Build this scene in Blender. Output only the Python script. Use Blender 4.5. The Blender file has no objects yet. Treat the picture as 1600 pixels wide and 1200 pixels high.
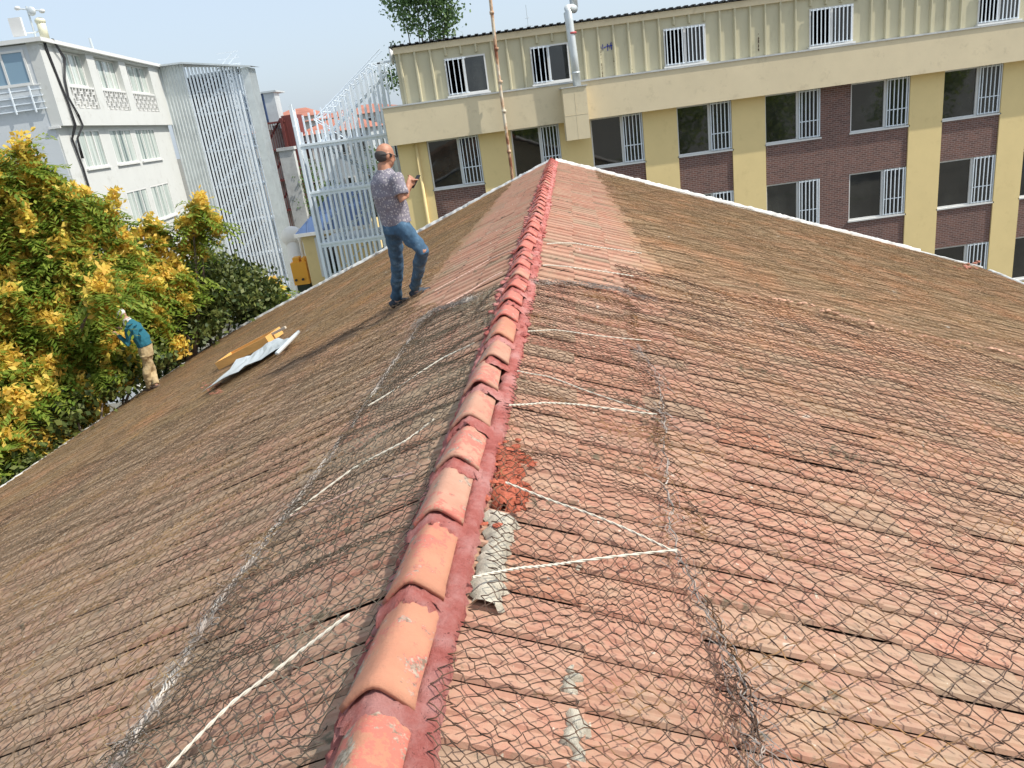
import bpy, math, random
import numpy as np
from mathutils import Vector, Matrix
R = math.radians
rng = np.random.default_rng(7)
random.seed(7)
scene = bpy.context.scene
col = scene.collection

# ------------------------------------------------------------ camera
FPX = 1197.0
PITCH = R(19.5)
ROLL = math.atan2(455, 3350)
d2 = np.array([math.sin(ROLL), math.cos(ROLL)])
r2 = np.array([math.cos(ROLL), -math.sin(ROLL)])
Fw = np.array([0, math.cos(PITCH), -math.sin(PITCH)])
Dn = np.array([0, -math.sin(PITCH), -math.cos(PITCH)])
Rt = np.array([1.0, 0, 0])
cam = bpy.data.cameras.new('camera')
cam.sensor_width = 36.0
cam.lens = FPX / 1600 * 36
cam.clip_start = 0.05
cam.clip_end = 5000
camo = bpy.data.objects.new('camera', cam)
col.objects.link(camo)
Xi = Rt * r2[0] + Dn * d2[0]
Yi = Rt * r2[1] + Dn * d2[1]
camo.matrix_world = Matrix(((Xi[0], -Yi[0], -Fw[0], 0), (Xi[1], -Yi[1], -Fw[1], 0), (Xi[2], -Yi[2], -Fw[2], 0), (0, 0, 0, 1)))
scene.camera = camo

# ------------------------------------------------------------ sky and sun
SUN_EL, SUN_AZ = 50.0, 15.0          # azimuth: degrees from +X towards -Y
world = bpy.data.worlds.new("World")
scene.world = world
world.use_nodes = True
wn = world.node_tree
bg = wn.nodes['Background']
sky = wn.nodes.new('ShaderNodeTexSky')
sky.sky_type = 'NISHITA'
sky.sun_disc = False
sky.sun_elevation = R(SUN_EL)
sky.sun_rotation = R(90 + SUN_AZ)
sky.air_density = 1.0
sky.dust_density = 3.4
sky.ozone_density = 3.4
sky.altitude = 0
hz = wn.nodes.new('ShaderNodeMix'); hz.data_type = 'RGBA'       # thin milky haze over the whole sky
hz.inputs[0].default_value = 0.7; hz.inputs[7].default_value = (2.75, 3.15, 3.55, 1)
wn.links.new(sky.outputs[0], hz.inputs[6]); wn.links.new(hz.outputs[2], bg.inputs[0])
bg.inputs[1].default_value = 0.15
sun = bpy.data.lights.new('sun', 'SUN')
sun.energy = 2.9
sun.angle = R(0.5)
sun.color = (1.0, 0.95, 0.86)
suno = bpy.data.objects.new('sun', sun)
col.objects.link(suno)
Ls = Vector((math.cos(R(SUN_AZ)) * math.cos(R(SUN_EL)), -math.sin(R(SUN_AZ)) * math.cos(R(SUN_EL)), math.sin(R(SUN_EL))))
suno.rotation_euler = Ls.to_track_quat('Z', 'Y').to_euler()
scene.view_settings.view_transform = 'Standard'
scene.view_settings.look = 'None'
scene.view_settings.gamma = 1.0
scene.view_settings.exposure = 0.80

# ------------------------------------------------------------ geometry of the place
def ray(x, y):
    v = np.array([x - 800, y - 600.0])
    return Fw * FPX + Rt * (v @ r2) + Dn * (v @ d2)
def at(x, y, Y):
    q = ray(x, y)
    return q * (Y / q[1])
AZ = R(6.6)
U = np.array([math.sin(AZ), math.cos(AZ), 0])
Wv = np.array([math.cos(AZ), -math.sin(AZ), 0])
W0, RH, TS = -0.567, 1.385, math.tan(R(20.5))
def S(u, w, h=0.0):                 # point on the roof: u along the ridge, w across (negative = left), h above the tiles
    u = np.asarray(u, float); w = np.asarray(w, float); h = np.asarray(h, float)
    sgn = np.sign(w)
    nx = Wv * math.sin(R(20.5)); c = math.cos(R(20.5))
    z = -RH - TS * np.abs(w)
    p = np.multiply.outer(W0 + w, Wv) + np.multiply.outer(u, U)
    p[..., 2] += z
    p += np.multiply.outer(h * sgn, nx)
    p[..., 2] += h * c
    return p
def on_roof(x, y, side, h=0.0):     # where a sight line meets the tiles
    n = np.array([0, 0, 1.0]) + TS * side * Wv
    c = -RH + h + TS * side * W0
    q = ray(x, y)
    p = q * (c / (q @ n))
    return float(p @ U), float(p @ Wv - W0)

# ------------------------------------------------------------ helpers
def tag(o, label=None, cat=None, group=None, kind=None):
    if label: o['label'] = label
    if cat: o['category'] = cat
    if group: o['group'] = group
    if kind: o['kind'] = kind
    return o
def empty(name, loc, label, cat, group=None, rz=0):
    o = bpy.data.objects.new(name, None)
    col.objects.link(o)
    o.location = Vector([float(c) for c in loc])
    o.rotation_euler = (0, 0, rz)
    o.empty_display_size = 0.2
    return tag(o, label, cat, group)
def parent(o, p):
    o.parent = p
    m = Matrix.Identity(4)
    chain = []
    q = p
    while q:
        chain.append(q); q = q.parent
    for q in reversed(chain):
        m = m @ q.matrix_parent_inverse @ Matrix.LocRotScale(q.location, q.rotation_euler, q.scale)
    o.matrix_parent_inverse = m.inverted()
    return o
def npmesh(name, V, Fc, m, par=None, smooth=False, mats=None, mi=None):
    V = np.asarray(V, np.float32).reshape(-1, 3)
    Fc = np.asarray(Fc, np.int32)
    me = bpy.data.meshes.new(name)
    k = Fc.shape[1]
    me.vertices.add(len(V)); me.vertices.foreach_set('co', V.ravel())
    me.loops.add(Fc.size); me.loops.foreach_set('vertex_index', Fc.ravel())
    me.polygons.add(len(Fc))
    me.polygons.foreach_set('loop_start', np.arange(0, Fc.size, k, dtype=np.int32))
    me.polygons.foreach_set('loop_total', np.full(len(Fc), k, np.int32))
    if mi is not None: me.polygons.foreach_set('material_index', np.asarray(mi, np.int32))
    me.update(calc_edges=True)
    me.polygons.foreach_set('use_smooth', np.full(len(Fc), bool(smooth)))
    for mm in (mats or [m]): me.materials.append(mm)
    o = bpy.data.objects.new(name, me)
    col.objects.link(o)
    if par: parent(o, par)
    return o
class MB:
    def __init__(s): s.v = []; s.f = []
    def quad(s, a, b, c, d):
        n = len(s.v); s.v += [tuple(map(float, p)) for p in (a, b, c, d)]; s.f.append((n, n + 1, n + 2, n + 3))
    def poly(s, pts):
        n = len(s.v); s.v += [tuple(map(float, p)) for p in pts]; s.f.append(tuple(range(n, n + len(pts))))
    def box(s, x0, y0, z0, x1, y1, z1, M=None):
        if x0 > x1: x0, x1 = x1, x0
        if y0 > y1: y0, y1 = y1, y0
        if z0 > z1: z0, z1 = z1, z0
        n = len(s.v)
        P = [(x0, y0, z0), (x1, y0, z0), (x1, y1, z0), (x0, y1, z0), (x0, y0, z1), (x1, y0, z1), (x1, y1, z1), (x0, y1, z1)]
        if M is not None: P = [tuple(M @ Vector(p)) for p in P]
        s.v += P
        for f in ((3, 2, 1, 0), (4, 5, 6, 7), (0, 1, 5, 4), (1, 2, 6, 5), (2, 3, 7, 6), (3, 0, 4, 7)): s.f.append(tuple(n + i for i in f))
    def tube(s, pts, r, n=8, caps=True):
        pts = [Vector([float(c) for c in p]) for p in pts]
        rr = r if isinstance(r, (list, tuple)) else [r] * len(pts)
        base = len(s.v)
        for i, p in enumerate(pts):
            a = pts[max(i - 1, 0)]; b = pts[min(i + 1, len(pts) - 1)]
            t = (b - a)
            t = t.normalized() if t.length > 1e-9 else Vector((0, 0, 1))
            ref = Vector((0, 0, 1)) if abs(t.z) < 0.9 else Vector((1, 0, 0))
            x = t.cross(ref).normalized(); y = t.cross(x)
            for k in range(n):
                an = 2 * math.pi * k / n
                s.v.append(tuple(p + (x * math.cos(an) + y * math.sin(an)) * rr[i]))
        for i in range(len(pts) - 1):
            for k in range(n):
                a = base + i * n + k; b = base + i * n + (k + 1) % n
                s.f.append((a, b, b + n, a + n))
        if caps:
            s.f.append(tuple(base + k for k in range(n))[::-1])
            s.f.append(tuple(base + (len(pts) - 1) * n + k for k in range(n)))
    def build(s, name, m, par=None, smooth=False):
        me = bpy.data.meshes.new(name)
        me.from_pydata(s.v, [], s.f); me.update()
        if smooth:
            for p in me.polygons: p.use_smooth = True
        me.materials.append(m)
        o = bpy.data.objects.new(name, me)
        col.objects.link(o)
        if par: parent(o, par)
        return o

def mat(name, base, rough=0.8, metal=0.0, spec=0.5):
    m = bpy.data.materials.new(name); m.use_nodes = True
    b = m.node_tree.nodes['Principled BSDF']
    b.inputs['Base Color'].default_value = (*base, 1)
    b.inputs['Roughness'].default_value = rough
    b.inputs['Metallic'].default_value = metal
    b.inputs['Specular IOR Level'].default_value = spec
    return m
class NT:
    def __init__(s, m): s.t = m.node_tree; s.b = s.t.nodes['Principled BSDF']; s.tc = s.t.nodes.new('ShaderNodeTexCoord')
    def n(s, typ, **k):
        x = s.t.nodes.new(typ)
        for a, v in k.items(): setattr(x, a, v)
        return x
    def l(s, a, b): s.t.links.new(a, b)
    def noise(s, scale, detail=4, rough=0.6, vec=None, sc=None):
        x = s.n('ShaderNodeTexNoise'); x.inputs['Scale'].default_value = scale; x.inputs['Detail'].default_value = detail; x.inputs['Roughness'].default_value = rough
        v = vec or s.tc.outputs['Object']
        if sc:
            mp = s.n('ShaderNodeMapping'); mp.inputs['Scale'].default_value = sc; s.l(v, mp.inputs[0]); v = mp.outputs[0]
        s.l(v, x.inputs['Vector'])
        return x.outputs['Fac']
    def ramp(s, fac, stops, const=False):
        x = s.n('ShaderNodeValToRGB'); e = x.color_ramp.elements
        if const: x.color_ramp.interpolation = 'CONSTANT'
        while len(e) < len(stops): e.new(0.5)
        for i, (p, c) in enumerate(stops):
            e[i].position = p; e[i].color = (*c, 1) if len(c) == 3 else c
        s.l(fac, x.inputs[0]); return x.outputs[0]
    def step(s, fac, a, b):
        x = s.n('ShaderNodeMapRange'); x.inputs[1].default_value = a; x.inputs[2].default_value = b
        s.l(fac, x.inputs[0]); return x.outputs[0]
    def mix(s, f, a, b, mode='MIX'):
        x = s.n('ShaderNodeMix', data_type='RGBA', blend_type=mode)
        for i, v in ((0, f), (6, a), (7, b)):
            if isinstance(v, (int, float)): x.inputs[i].default_value = v
            elif isinstance(v, tuple): x.inputs[i].default_value = (*v, 1)
            else: s.l(v, x.inputs[i])
        return x.outputs[2]
    def math(s, op, a, b=0.0):
        x = s.n('ShaderNodeMath', operation=op)
        for i, v in ((0, a), (1, b)):
            if isinstance(v, (int, float)): x.inputs[i].default_value = v
            else: s.l(v, x.inputs[i])
        return x.outputs[0]
    def bump(s, h, strength=0.3, dist=0.01):
        x = s.n('ShaderNodeBump'); x.inputs['Strength'].default_value = strength; x.inputs['Distance'].default_value = dist
        s.l(h, x.inputs['Height']); s.l(x.outputs[0], s.b.inputs['Normal'])
    def col(s, c): s.l(c, s.b.inputs['Base Color'])
def painted(name, base, rough=0.75, var=0.12, scale=1.5, stain=(0.25, 0.22, 0.18), amount=0.25, bumps=0.15, sc=None):
    m = mat(name, base, rough); t = NT(m)
    n1 = t.noise(scale, 6, 0.65, sc=sc)
    c = t.ramp(n1, [(0.25, tuple(b * (1 - var) for b in base)), (0.75, tuple(min(1, b * (1 + var)) for b in base))])
    n2 = t.noise(scale * 3.1, 8, 0.7, sc=sc)
    c = t.mix(t.math('MULTIPLY', t.step(n2, 0.56, 0.75), amount), c, stain)
    t.col(c)
    t.bump(t.noise(scale * 18, 5), bumps, 0.01)
    return m
def tile_mat(name, lichen, lean):
    m = mat(name, (0.4, 0.17, 0.12), 0.9, spec=0.2); t = NT(m)
    rnd = t.n('ShaderNodeNewGeometry').outputs['Random Per Island']
    c = t.ramp(rnd, [(0.0, (0.34, 0.165, 0.115)), (0.25, (0.43, 0.215, 0.15)), (0.5, (0.38, 0.205, 0.15)), (0.7, (0.44, 0.24, 0.17)), (0.85, (0.31, 0.22, 0.155)), (1.0, (0.42, 0.19, 0.125))])
    c = t.mix(t.step(t.noise(11, 8, 0.7), 0.4, 0.8), c, (0.44, 0.30, 0.21))
    # blotches the size of several tiles, as weather leaves them
    big = t.noise(0.55, 6, 0.62)
    grey = t.step(t.math('ADD', t.math('MULTIPLY', t.noise(3.2, 8, 0.72), 0.6), t.math('MULTIPLY', big, 0.5)), 0.60 - lichen * 0.25, 0.74 - lichen * 0.2)
    sep = t.n('ShaderNodeSeparateXYZ'); t.l(t.tc.outputs['Object'], sep.inputs[0])
    far = t.step(sep.outputs[1], 3.0, 10.0)
    ww = t.math('ABSOLUTE', t.math('ADD', t.math('ADD', t.math('MULTIPLY', sep.outputs[0], float(Wv[0])), t.math('MULTIPLY', sep.outputs[1], float(Wv[1]))), -W0))
    far = t.math('MULTIPLY', far, t.step(t.math('ADD', ww, t.math('MULTIPLY', t.noise(2.5, 4), .7)), 1.35, 1.75))
    # the strip by the ridge, uncovered when the netting was cut away, keeps its red
    grey_cut = t.math('MULTIPLY', t.step(sep.outputs[1], 6.0, 8.0), t.step(ww, 1.7, 1.3))
    grey = t.math('MULTIPLY', t.math('MULTIPLY', grey, 0.62 + 0.2 * lichen), t.math('SUBTRACT', 1.0, t.math('MULTIPLY', grey_cut, .8)))
    c = t.mix(grey, c, t.ramp(t.noise(5, 5, 0.6), [(0.35, (0.30, 0.235, 0.165)), (0.65, (0.44, 0.33, 0.225))]))
    c = t.mix(t.math('MULTIPLY', far, 0.75), c, t.ramp(t.noise(0.8, 6, 0.6), [(0.3, (0.31, 0.235, 0.13)), (0.5, (0.34, 0.235, 0.135)), (0.68, (0.46, 0.24, 0.125))]))
    # lichen speckle, pale and dark
    sp = t.noise(38, 4, 0.6)
    c = t.mix(t.math('MULTIPLY', t.step(sp, 0.62, 0.68), 0.55), c, (0.16, 0.145, 0.10))
    sp2 = t.noise(27, 3, 0.5, vec=None, sc=(1.3, 0.9, 1))
    c = t.mix(t.math('MULTIPLY', t.step(sp2, 0.70, 0.73), 0.8), c, (0.55, 0.52, 0.42))
    wh = t.math('MULTIPLY', t.step(t.noise(1.7, 2, 0.5), 0.62, 0.7), t.step(t.noise(16, 5, 0.6), 0.6, 0.66))
    c = t.mix(t.math('MULTIPLY', wh, 0.8), c, (0.62, 0.58, 0.50))
    dk = t.math('MULTIPLY', t.step(t.noise(2.3, 2, 0.5, sc=(1, 1.7, 1)), 0.60, 0.68), t.step(t.noise(21, 5, 0.6), 0.5, 0.6))
    c = t.mix(t.math('MULTIPLY', dk, 0.8), c, (0.11, 0.11, 0.075))
    t.col(c)
    t.bump(t.noise(120, 6, 0.7), 0.35, 0.006)
    return m
def wire_mat(name, a, b, c3, metal=0.3):
    m = mat(name, a, 0.7, metal); t = NT(m)
    n = t.noise(1.6, 5, 0.7)
    c = t.ramp(n, [(0.32, a), (0.5, b), (0.66, c3)])
    c = t.mix(t.step(t.noise(26, 3), 0.52, 0.62), c, tuple(x * 0.45 for x in a))
    t.col(c)
    return m
M = {}
M['tile_left'] = tile_mat('weathered_tile_left', 0.62, -1)
M['tile_right'] = tile_mat('weathered_tile_right', 0.3, 1)
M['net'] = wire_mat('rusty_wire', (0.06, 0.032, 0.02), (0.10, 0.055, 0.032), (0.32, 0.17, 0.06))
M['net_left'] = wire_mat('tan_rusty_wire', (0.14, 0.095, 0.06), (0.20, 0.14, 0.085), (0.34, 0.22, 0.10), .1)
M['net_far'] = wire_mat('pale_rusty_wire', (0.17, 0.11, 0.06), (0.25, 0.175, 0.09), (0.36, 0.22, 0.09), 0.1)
M['net_grey'] = wire_mat('grey_wire', (0.17, 0.155, 0.11), (0.09, 0.065, 0.045), (0.30, 0.27, 0.20))
M['tangle'] = wire_mat('tangled_wire', (0.50, 0.48, 0.44), (0.34, 0.28, 0.24), (0.62, 0.58, 0.52))
M['wood'] = painted('fresh_pine', (0.62, 0.34, 0.10), 0.7, 0.2, 3, (0.35, 0.18, 0.06), 0.4, 0.2, sc=(1, 1, 6))
M['galv'] = painted('galvanised_sheet', (0.62, 0.66, 0.66), 0.42, 0.15, 1.2, (0.34, 0.36, 0.36), 0.5, 0.05)
M['galv'].node_tree.nodes['Principled BSDF'].inputs['Metallic'].default_value = 0.35
M['white'] = painted('white_paint', (0.66, 0.66, 0.64), 0.5, 0.05, 2, (0.5, 0.48, 0.43), 0.25, 0.05)
M['white_bar'] = painted('white_bar_paint', (0.74, 0.80, 0.85), 0.5, 0.05, 2, (0.42, 0.42, 0.40), 0.4, 0.02)
M['verge'] = painted('white_cement', (0.60, 0.585, 0.55), 0.9, 0.12, 4, (0.36, 0.33, 0.28), 0.75, 0.7)
M['verge_grey'] = painted('grey_cement', (0.50, 0.51, 0.50), 0.9, 0.2, 2.5, (0.26, 0.25, 0.23), 0.8, 0.7)
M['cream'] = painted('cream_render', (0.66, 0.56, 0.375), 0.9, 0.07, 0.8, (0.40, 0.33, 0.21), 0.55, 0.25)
M['yellow'] = painted('yellow_render', (0.74, 0.58, 0.28), 0.9, 0.05, 0.9, (0.45, 0.33, 0.15), 0.25, 0.2)
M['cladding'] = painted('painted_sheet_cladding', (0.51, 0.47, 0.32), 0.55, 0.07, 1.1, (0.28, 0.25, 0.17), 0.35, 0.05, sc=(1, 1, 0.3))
M['leftwall'] = painted('offwhite_render', (0.56, 0.57, 0.55), 0.9, 0.04, 0.7, (0.33, 0.32, 0.28), 0.5, 0.15)
M['leftend'] = painted('bluish_shade_render', (0.56, 0.59, 0.61), 0.9, 0.05, 0.6, (0.34, 0.37, 0.39), 0.6, 0.15)  # off-white end wall with its bluish shade put into the colour
M['dark'] = mat('interior_shade', (0.015, 0.015, 0.017), 0.9)
M['black'] = mat('black_rubber', (0.02, 0.02, 0.022), 0.6)
M['curtain'] = painted('drawn_curtain', (0.50, 0.56, 0.50), 0.85, 0.2, 2, (0.2, 0.24, 0.22), 0.5, 0, sc=(4, 4, 0.2))
M['maroon'] = painted('maroon_paint', (0.15, 0.035, 0.03), 0.7, 0.2, 2)
M['blue_roof'] = painted('blue_sheet_roof', (0.07, 0.12, 0.24), 0.5, 0.12, 2)
M['orange'] = mat('orange_machine_paint', (0.75, 0.36, 0.03), 0.5)
M['ground'] = painted('worn_concrete', (0.17, 0.165, 0.14), 0.95, 0.3, 0.15, (0.07, 0.10, 0.045), 0.9, 0.2)
M['redroof'] = painted('far_red_tiles', (0.38, 0.15, 0.10), 0.9, 0.25, 0.6)
M['farwall'] = painted('far_render', (0.55, 0.50, 0.44), 0.9, 0.1, 0.4)
M['rust'] = None
m = mat('rusty_painted_pipe', (0.6, 0.5, 0.4), 0.8); t = NT(m)
t.col(t.ramp(t.noise(3, 6, 0.7, sc=(1, 1, 0.6)), [(0.40, (0.66, 0.58, 0.45)), (0.50, (0.52, 0.33, 0.20)), (0.60, (0.24, 0.09, 0.045))])); M['rust'] = m
m = mat('dark_glass', (0.02, 0.022, 0.024), 0.03, 0.0, 0.9); t = NT(m)
oi = t.n('ShaderNodeObjectInfo')
t.col(t.mix(oi.outputs['Random'], t.ramp(t.noise(.8, 5, .6, sc=(1, 1, .6)), [(.45, (.008, .010, .011)), (.6, (.035, .038, .036))]), (.02, .018, .016)))
t.bump(t.noise(.9, 2), .06, .05); M['glass'] = m
m = mat('curtained_glass', (0.3, 0.36, 0.33), 0.12, 0.0, 0.6); t = NT(m)
t.col(t.ramp(t.noise(1.0, 4, .6, sc=(3, 3, .12)), [(.38, (.10, .14, .14)), (.47, (.42, .48, .44)), (.62, (.58, .62, .58))])); M['glass_pale'] = m
# dark brick
m = mat('brown_brick', (0.12, 0.05, 0.04), 0.9); t = NT(m)
mp = t.n('ShaderNodeMapping'); mp.inputs['Rotation'].default_value = (R(90), 0, 0)
t.l(t.tc.outputs['Object'], mp.inputs[0])
br = t.n('ShaderNodeTexBrick'); br.inputs['Scale'].default_value = 1.0
br.inputs['Brick Width'].default_value = 0.22; br.inputs['Row Height'].default_value = 0.075; br.inputs['Mortar Size'].default_value = 0.008
br.inputs['Color1'].default_value = (0.17, 0.08, 0.06, 1); br.inputs['Color2'].default_value = (0.10, 0.052, 0.042, 1); br.inputs['Mortar'].default_value = (0.26, 0.20, 0.185, 1)
t.l(mp.outputs[0], br.inputs['Vector'])
c = t.mix(t.math('MULTIPLY', t.step(t.noise(9, 6, 0.7), 0.5, 0.75), 0.45), br.outputs['Color'], (0.27, 0.19, 0.17))
t.col(c); M['brick'] = m
# ridge tiles
def ridge_mat(name, a, b, plaster):
    m = mat(name, a, 0.75, spec=0.3); t = NT(m)
    off = t.n('ShaderNodeVectorMath', operation='ADD'); oi = t.n('ShaderNodeObjectInfo')
    cx = t.n('ShaderNodeCombineXYZ'); k_ = t.math('MULTIPLY', oi.outputs['Random'], 37.0); t.l(k_, cx.inputs[0]); t.l(k_, cx.inputs[1])
    t.l(t.tc.outputs['Object'], off.inputs[0]); t.l(cx.outputs[0], off.inputs[1])
    class _T:
        outputs = {'Object': off.outputs[0]}
    t.tc = _T
    c = t.ramp(t.noise(6, 5, 0.6), [(0.3, a), (0.7, b)])
    sm = t.step(t.math('ADD', t.math('MULTIPLY', t.noise(9, 7, 0.75), 0.7), t.math('MULTIPLY', t.noise(2.2, 2), 0.3)), 0.56 - plaster * 0.12, 0.58 - plaster * 0.12)
    c = t.mix(t.math('MULTIPLY', sm, 0.85), c, (0.50, 0.145, 0.11))
    sep = t.n('ShaderNodeSeparateXYZ'); t.l(t.n('ShaderNodeNewGeometry').outputs['Normal'], sep.inputs[0])
    li = t.step(t.noise(9, 8, 0.75), 0.57, 0.60)
    li2 = t.step(t.math('ADD', t.noise(10, 8, 0.75, sc=(1, 0.6, 1)), t.math('MULTIPLY', sep.outputs[0], -0.14)), 0.62, 0.66)
    c = t.mix(t.math('MAXIMUM', t.math('MULTIPLY', li, 0.8), t.math('MULTIPLY', li2, 0.85)), c, t.ramp(t.noise(60, 4), [(0.4, (0.14, 0.14, 0.10)), (0.6, (0.40, 0.38, 0.30))]))
    c = t.mix(t.math('MULTIPLY', t.step(t.noise(70, 6, .8), .5, .7), .35), c, (.30, .17, .12)); t.col(c); t.bump(t.noise(48, 8, 0.75), 0.55, 0.008)
    return m
M['ridge_orange'] = ridge_mat('orange_ridge_tile', (0.42, 0.185, 0.115), (0.50, 0.235, 0.145), 0.35)
M['ridge_tan'] = ridge_mat('dusty_ridge_tile', (0.40, 0.205, 0.14), (0.48, 0.27, 0.19), 0.45)
M['ridge_pink'] = ridge_mat('plastered_ridge_tile', (0.46, 0.14, 0.105), (0.52, 0.20, 0.15), 1.0)
m = mat('red_mortar', (0.52, 0.15, 0.12), 0.8, spec=0.3); t = NT(m)
c = t.ramp(t.noise(5, 7, 0.7), [(0.3, (0.34, 0.075, 0.06)), (0.46, (0.49, 0.15, 0.125)), (0.62, (0.60, 0.28, 0.25))])
c = t.mix(t.step(t.noise(55, 4, 0.7), 0.62, 0.7), c, (0.10, 0.03, 0.025))
t.col(c); t.bump(t.noise(34, 9, 0.8), 1.0, 0.025); M['mortar'] = m
def leaf_mat(name, a, b, tr=0.35):
    m = mat(name, a, 0.55, spec=0.4); t = NT(m)
    rnd = t.n('ShaderNodeNewGeometry').outputs['Random Per Island']
    c = t.ramp(rnd, [(0.0, a), (1.0, b)])
    t.col(c)
    tl = t.n('ShaderNodeBsdfTranslucent'); t.l(c, tl.inputs[0])
    mx = t.n('ShaderNodeMixShader'); mx.inputs[0].default_value = tr
    out = t.t.nodes['Material Output']
    t.l(t.b.outputs[0], mx.inputs[1]); t.l(tl.outputs[0], mx.inputs[2]); t.l(mx.outputs[0], out.inputs[0])
    return m
M['leaf'] = leaf_mat('green_leaflets', (0.12, 0.22, 0.025), (0.36, 0.42, 0.07), .5)
M['leaf_y'] = leaf_mat('yellow_seed_clusters', (0.78, 0.66, 0.12), (0.80, 0.50, 0.10), 0.45)
M['leaf_d'] = leaf_mat('dark_leaves', (0.03, 0.06, 0.014), (0.15, 0.17, 0.04), 0.2)
M['leaf_f'] = leaf_mat('far_leaves', (0.07, 0.14, 0.045), (0.17, 0.26, 0.09), 0.3)
M['bark'] = painted('grey_bark', (0.13, 0.10, 0.075), 0.95, 0.3, 6)

# ------------------------------------------------------------ ground
mb = MB()
mb.quad((-1500, -600, -10), (1500, -600, -10), (1500, 2500, -10), (-1500, 2500, -10))
tag(mb.build('ground', M['ground']), kind='structure')
mb = MB(); mb.box(-14.0, 21.5, -9.996, -3.0, 29.5, -9.96)
lawn = mb.build('lawn', painted('green_lawn', (0.10, 0.17, 0.05), 0.95, 0.3, 2)); tag(lawn, kind='structure')

# ------------------------------------------------------------ the tiled roof we stand on
U0, U1, WL, WR = -7.0, 20.75, -10.1, 10.95
roof = empty('tiled_roof_building', (-0.6, 7, -10), 'low gabled building in the foreground, its red tiled roof filling the lower photo', 'building')
def slope_tiles(side, wmax, m, name):
    TWd, TL = 0.222, 0.37
    nu = int((U1 - U0) / TWd); nw = int(wmax / TL)
    prof_u = np.array([0, .03, .09, .13, .17, .27, .30, .35, .38, .48, .51, .57, .60, .70, .73, .78, .81, .92, .965, 1.025])
    prof_h = np.array([.016, .031, .033, .018, .009, .007, .013, .014, .007, .006, .015, .017, .007, .006, .012, .013, .007, .008, .016, .005])
    K = len(prof_u)
    iu, iw = np.meshgrid(np.arange(nu), np.arange(nw), indexing='ij')
    iu = iu.ravel(); iw = iw.ravel(); n = len(iu)
    du = rng.normal(0, .0014, n); dh = rng.normal(0, .0012, n); tilt = np.clip(rng.normal(0, .0028, n), -.004, .004); dw = rng.normal(0, .006, n)
    ub = U0 + iu * TWd + du
    wa = .05 + iw * TL + dw; wb = wa + TL + .03
    sag = .018 * np.sin(iu * .11) * np.sin(iw * .33 + 1) 
    V = np.zeros((n, 4, K, 3))
    us = ub[:, None] + prof_u[None] * TWd
    ht = prof_h[None] + dh[:, None] + sag[:, None]
    tl = tilt[:, None] * (prof_u[None] - .5)
    for r, (w_, hadd) in enumerate(((wa, 0.0), (wa + TL * .5, .006), (wb, .013), (wb + .002, .004))):
        V[:, r] = S(us, side * np.repeat(w_[:, None], K, 1), (ht if r < 3 else ht - .004 + 0) + hadd + tl)
    V[:, 3] = S(us, side * np.repeat((wb + .001)[:, None], K, 1), np.zeros_like(us) - .004)
    base = (np.arange(n) * 4 * K)[:, None, None]
    r_, k_ = np.meshgrid(np.arange(3), np.arange(K - 1), indexing='ij')
    a = (r_ * K + k_).ravel()
    q = np.stack([a, a + 1, a + 1 + K, a + K], 1)
    if side < 0: q = q[:, ::-1]
    Fc = (base + q[None]).reshape(-1, 4)
    return npmesh(name, V, Fc, m, roof)
slope_tiles(1, -(-10.95), M['tile_right'], 'tile_slope')
slope_tiles(-1, 10.1, M['tile_left'], 'tile_slope')
# sheathing, walls
mb = MB()
for sd, wm in ((-1, 10.0), (1, 10.85)):
    a, b, c_, d_ = S(U0, sd * 1e-4, -.05), S(U1 - .02, sd * 1e-4, -.05), S(U1 - .02, sd * wm, -.05), S(U0, sd * wm, -.05)
    mb.quad(a, b, c_, d_)
mb.build('roof_deck', M['bark'], roof)
mb = MB()
def rp(u, w, z):
    p = Wv * (W0 + w) + U * u; return (p[0], p[1], z)
c4 = [(U0 + .3, -9.6), (U1 - .25, -9.6), (U1 - .25, 10.4), (U0 + .3, 10.4)]
for i in range(4):
    (ua, wa), (ub, wb) = c4[i], c4[(i + 1) % 4]
    za = -RH - TS * abs(wa) - .08; zb = -RH - TS * abs(wb) - .08
    if i in (1, 3): mb.poly([rp(ua, wa, -10), rp(ub, wb, -10), rp(ub, wb, zb), rp(ua, 0, -RH - .08), rp(ua, wa, za)])
    else: mb.quad(rp(ua, wa, -10), rp(ub, wb, -10), rp(ub, wb, zb), rp(ua, wa, za))
mb.build('wall', M['cream'], roof)

# ragged cement bands: strip(u or w range) with an uneven cross-section
def ragged_band(p_of, length, width, thick, step, rag, name, m, par, lift=0.0, seed=1):
    g = np.random.default_rng(seed)
    n = int(length / step) + 1; K = 6
    s = np.linspace(0, length, n)
    def wob(a, sc):
        x = g.normal(0, 1, n); kk = np.ones(sc) / sc
        return np.convolve(x, kk, 'same') * math.sqrt(sc) * a
    e0 = wob(rag * .5, 3) + wob(rag * .5, 1); e1 = wob(rag * .5, 3) + wob(rag * .6, 1)
    V = []
    for k in range(K):
        f = k / (K - 1)
        off = (e0 * (1 - f) + (width + e1) * f) if k not in (0, K - 1) else (e0 if k == 0 else width + e1)
        hh = thick * math.sin(math.pi * min(max(f, 0.0), 1)) ** .5 + g.normal(0, thick * .16, n) * (0 < k < K - 1) + (lift - (.025 if k in (0, K - 1) else 0))
        V.append(p_of(s, off, hh))
    V = np.stack(V, 1).reshape(-1, 3)
    i, k = np.meshgrid(np.arange(n - 1), np.arange(K - 1), indexing='ij'); a = (i * K + k).ravel()
    return npmesh(name, V, np.stack([a, a + 1, a + K + 1, a + K], 1), m, par, smooth=True)
ragged_band(lambda s, o, h: S(U1 + .06 - o, .06 + s, h), 9.2, .17, .06, .06, .045, 'verge_cement', M['verge'], roof, .05, 3)
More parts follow.
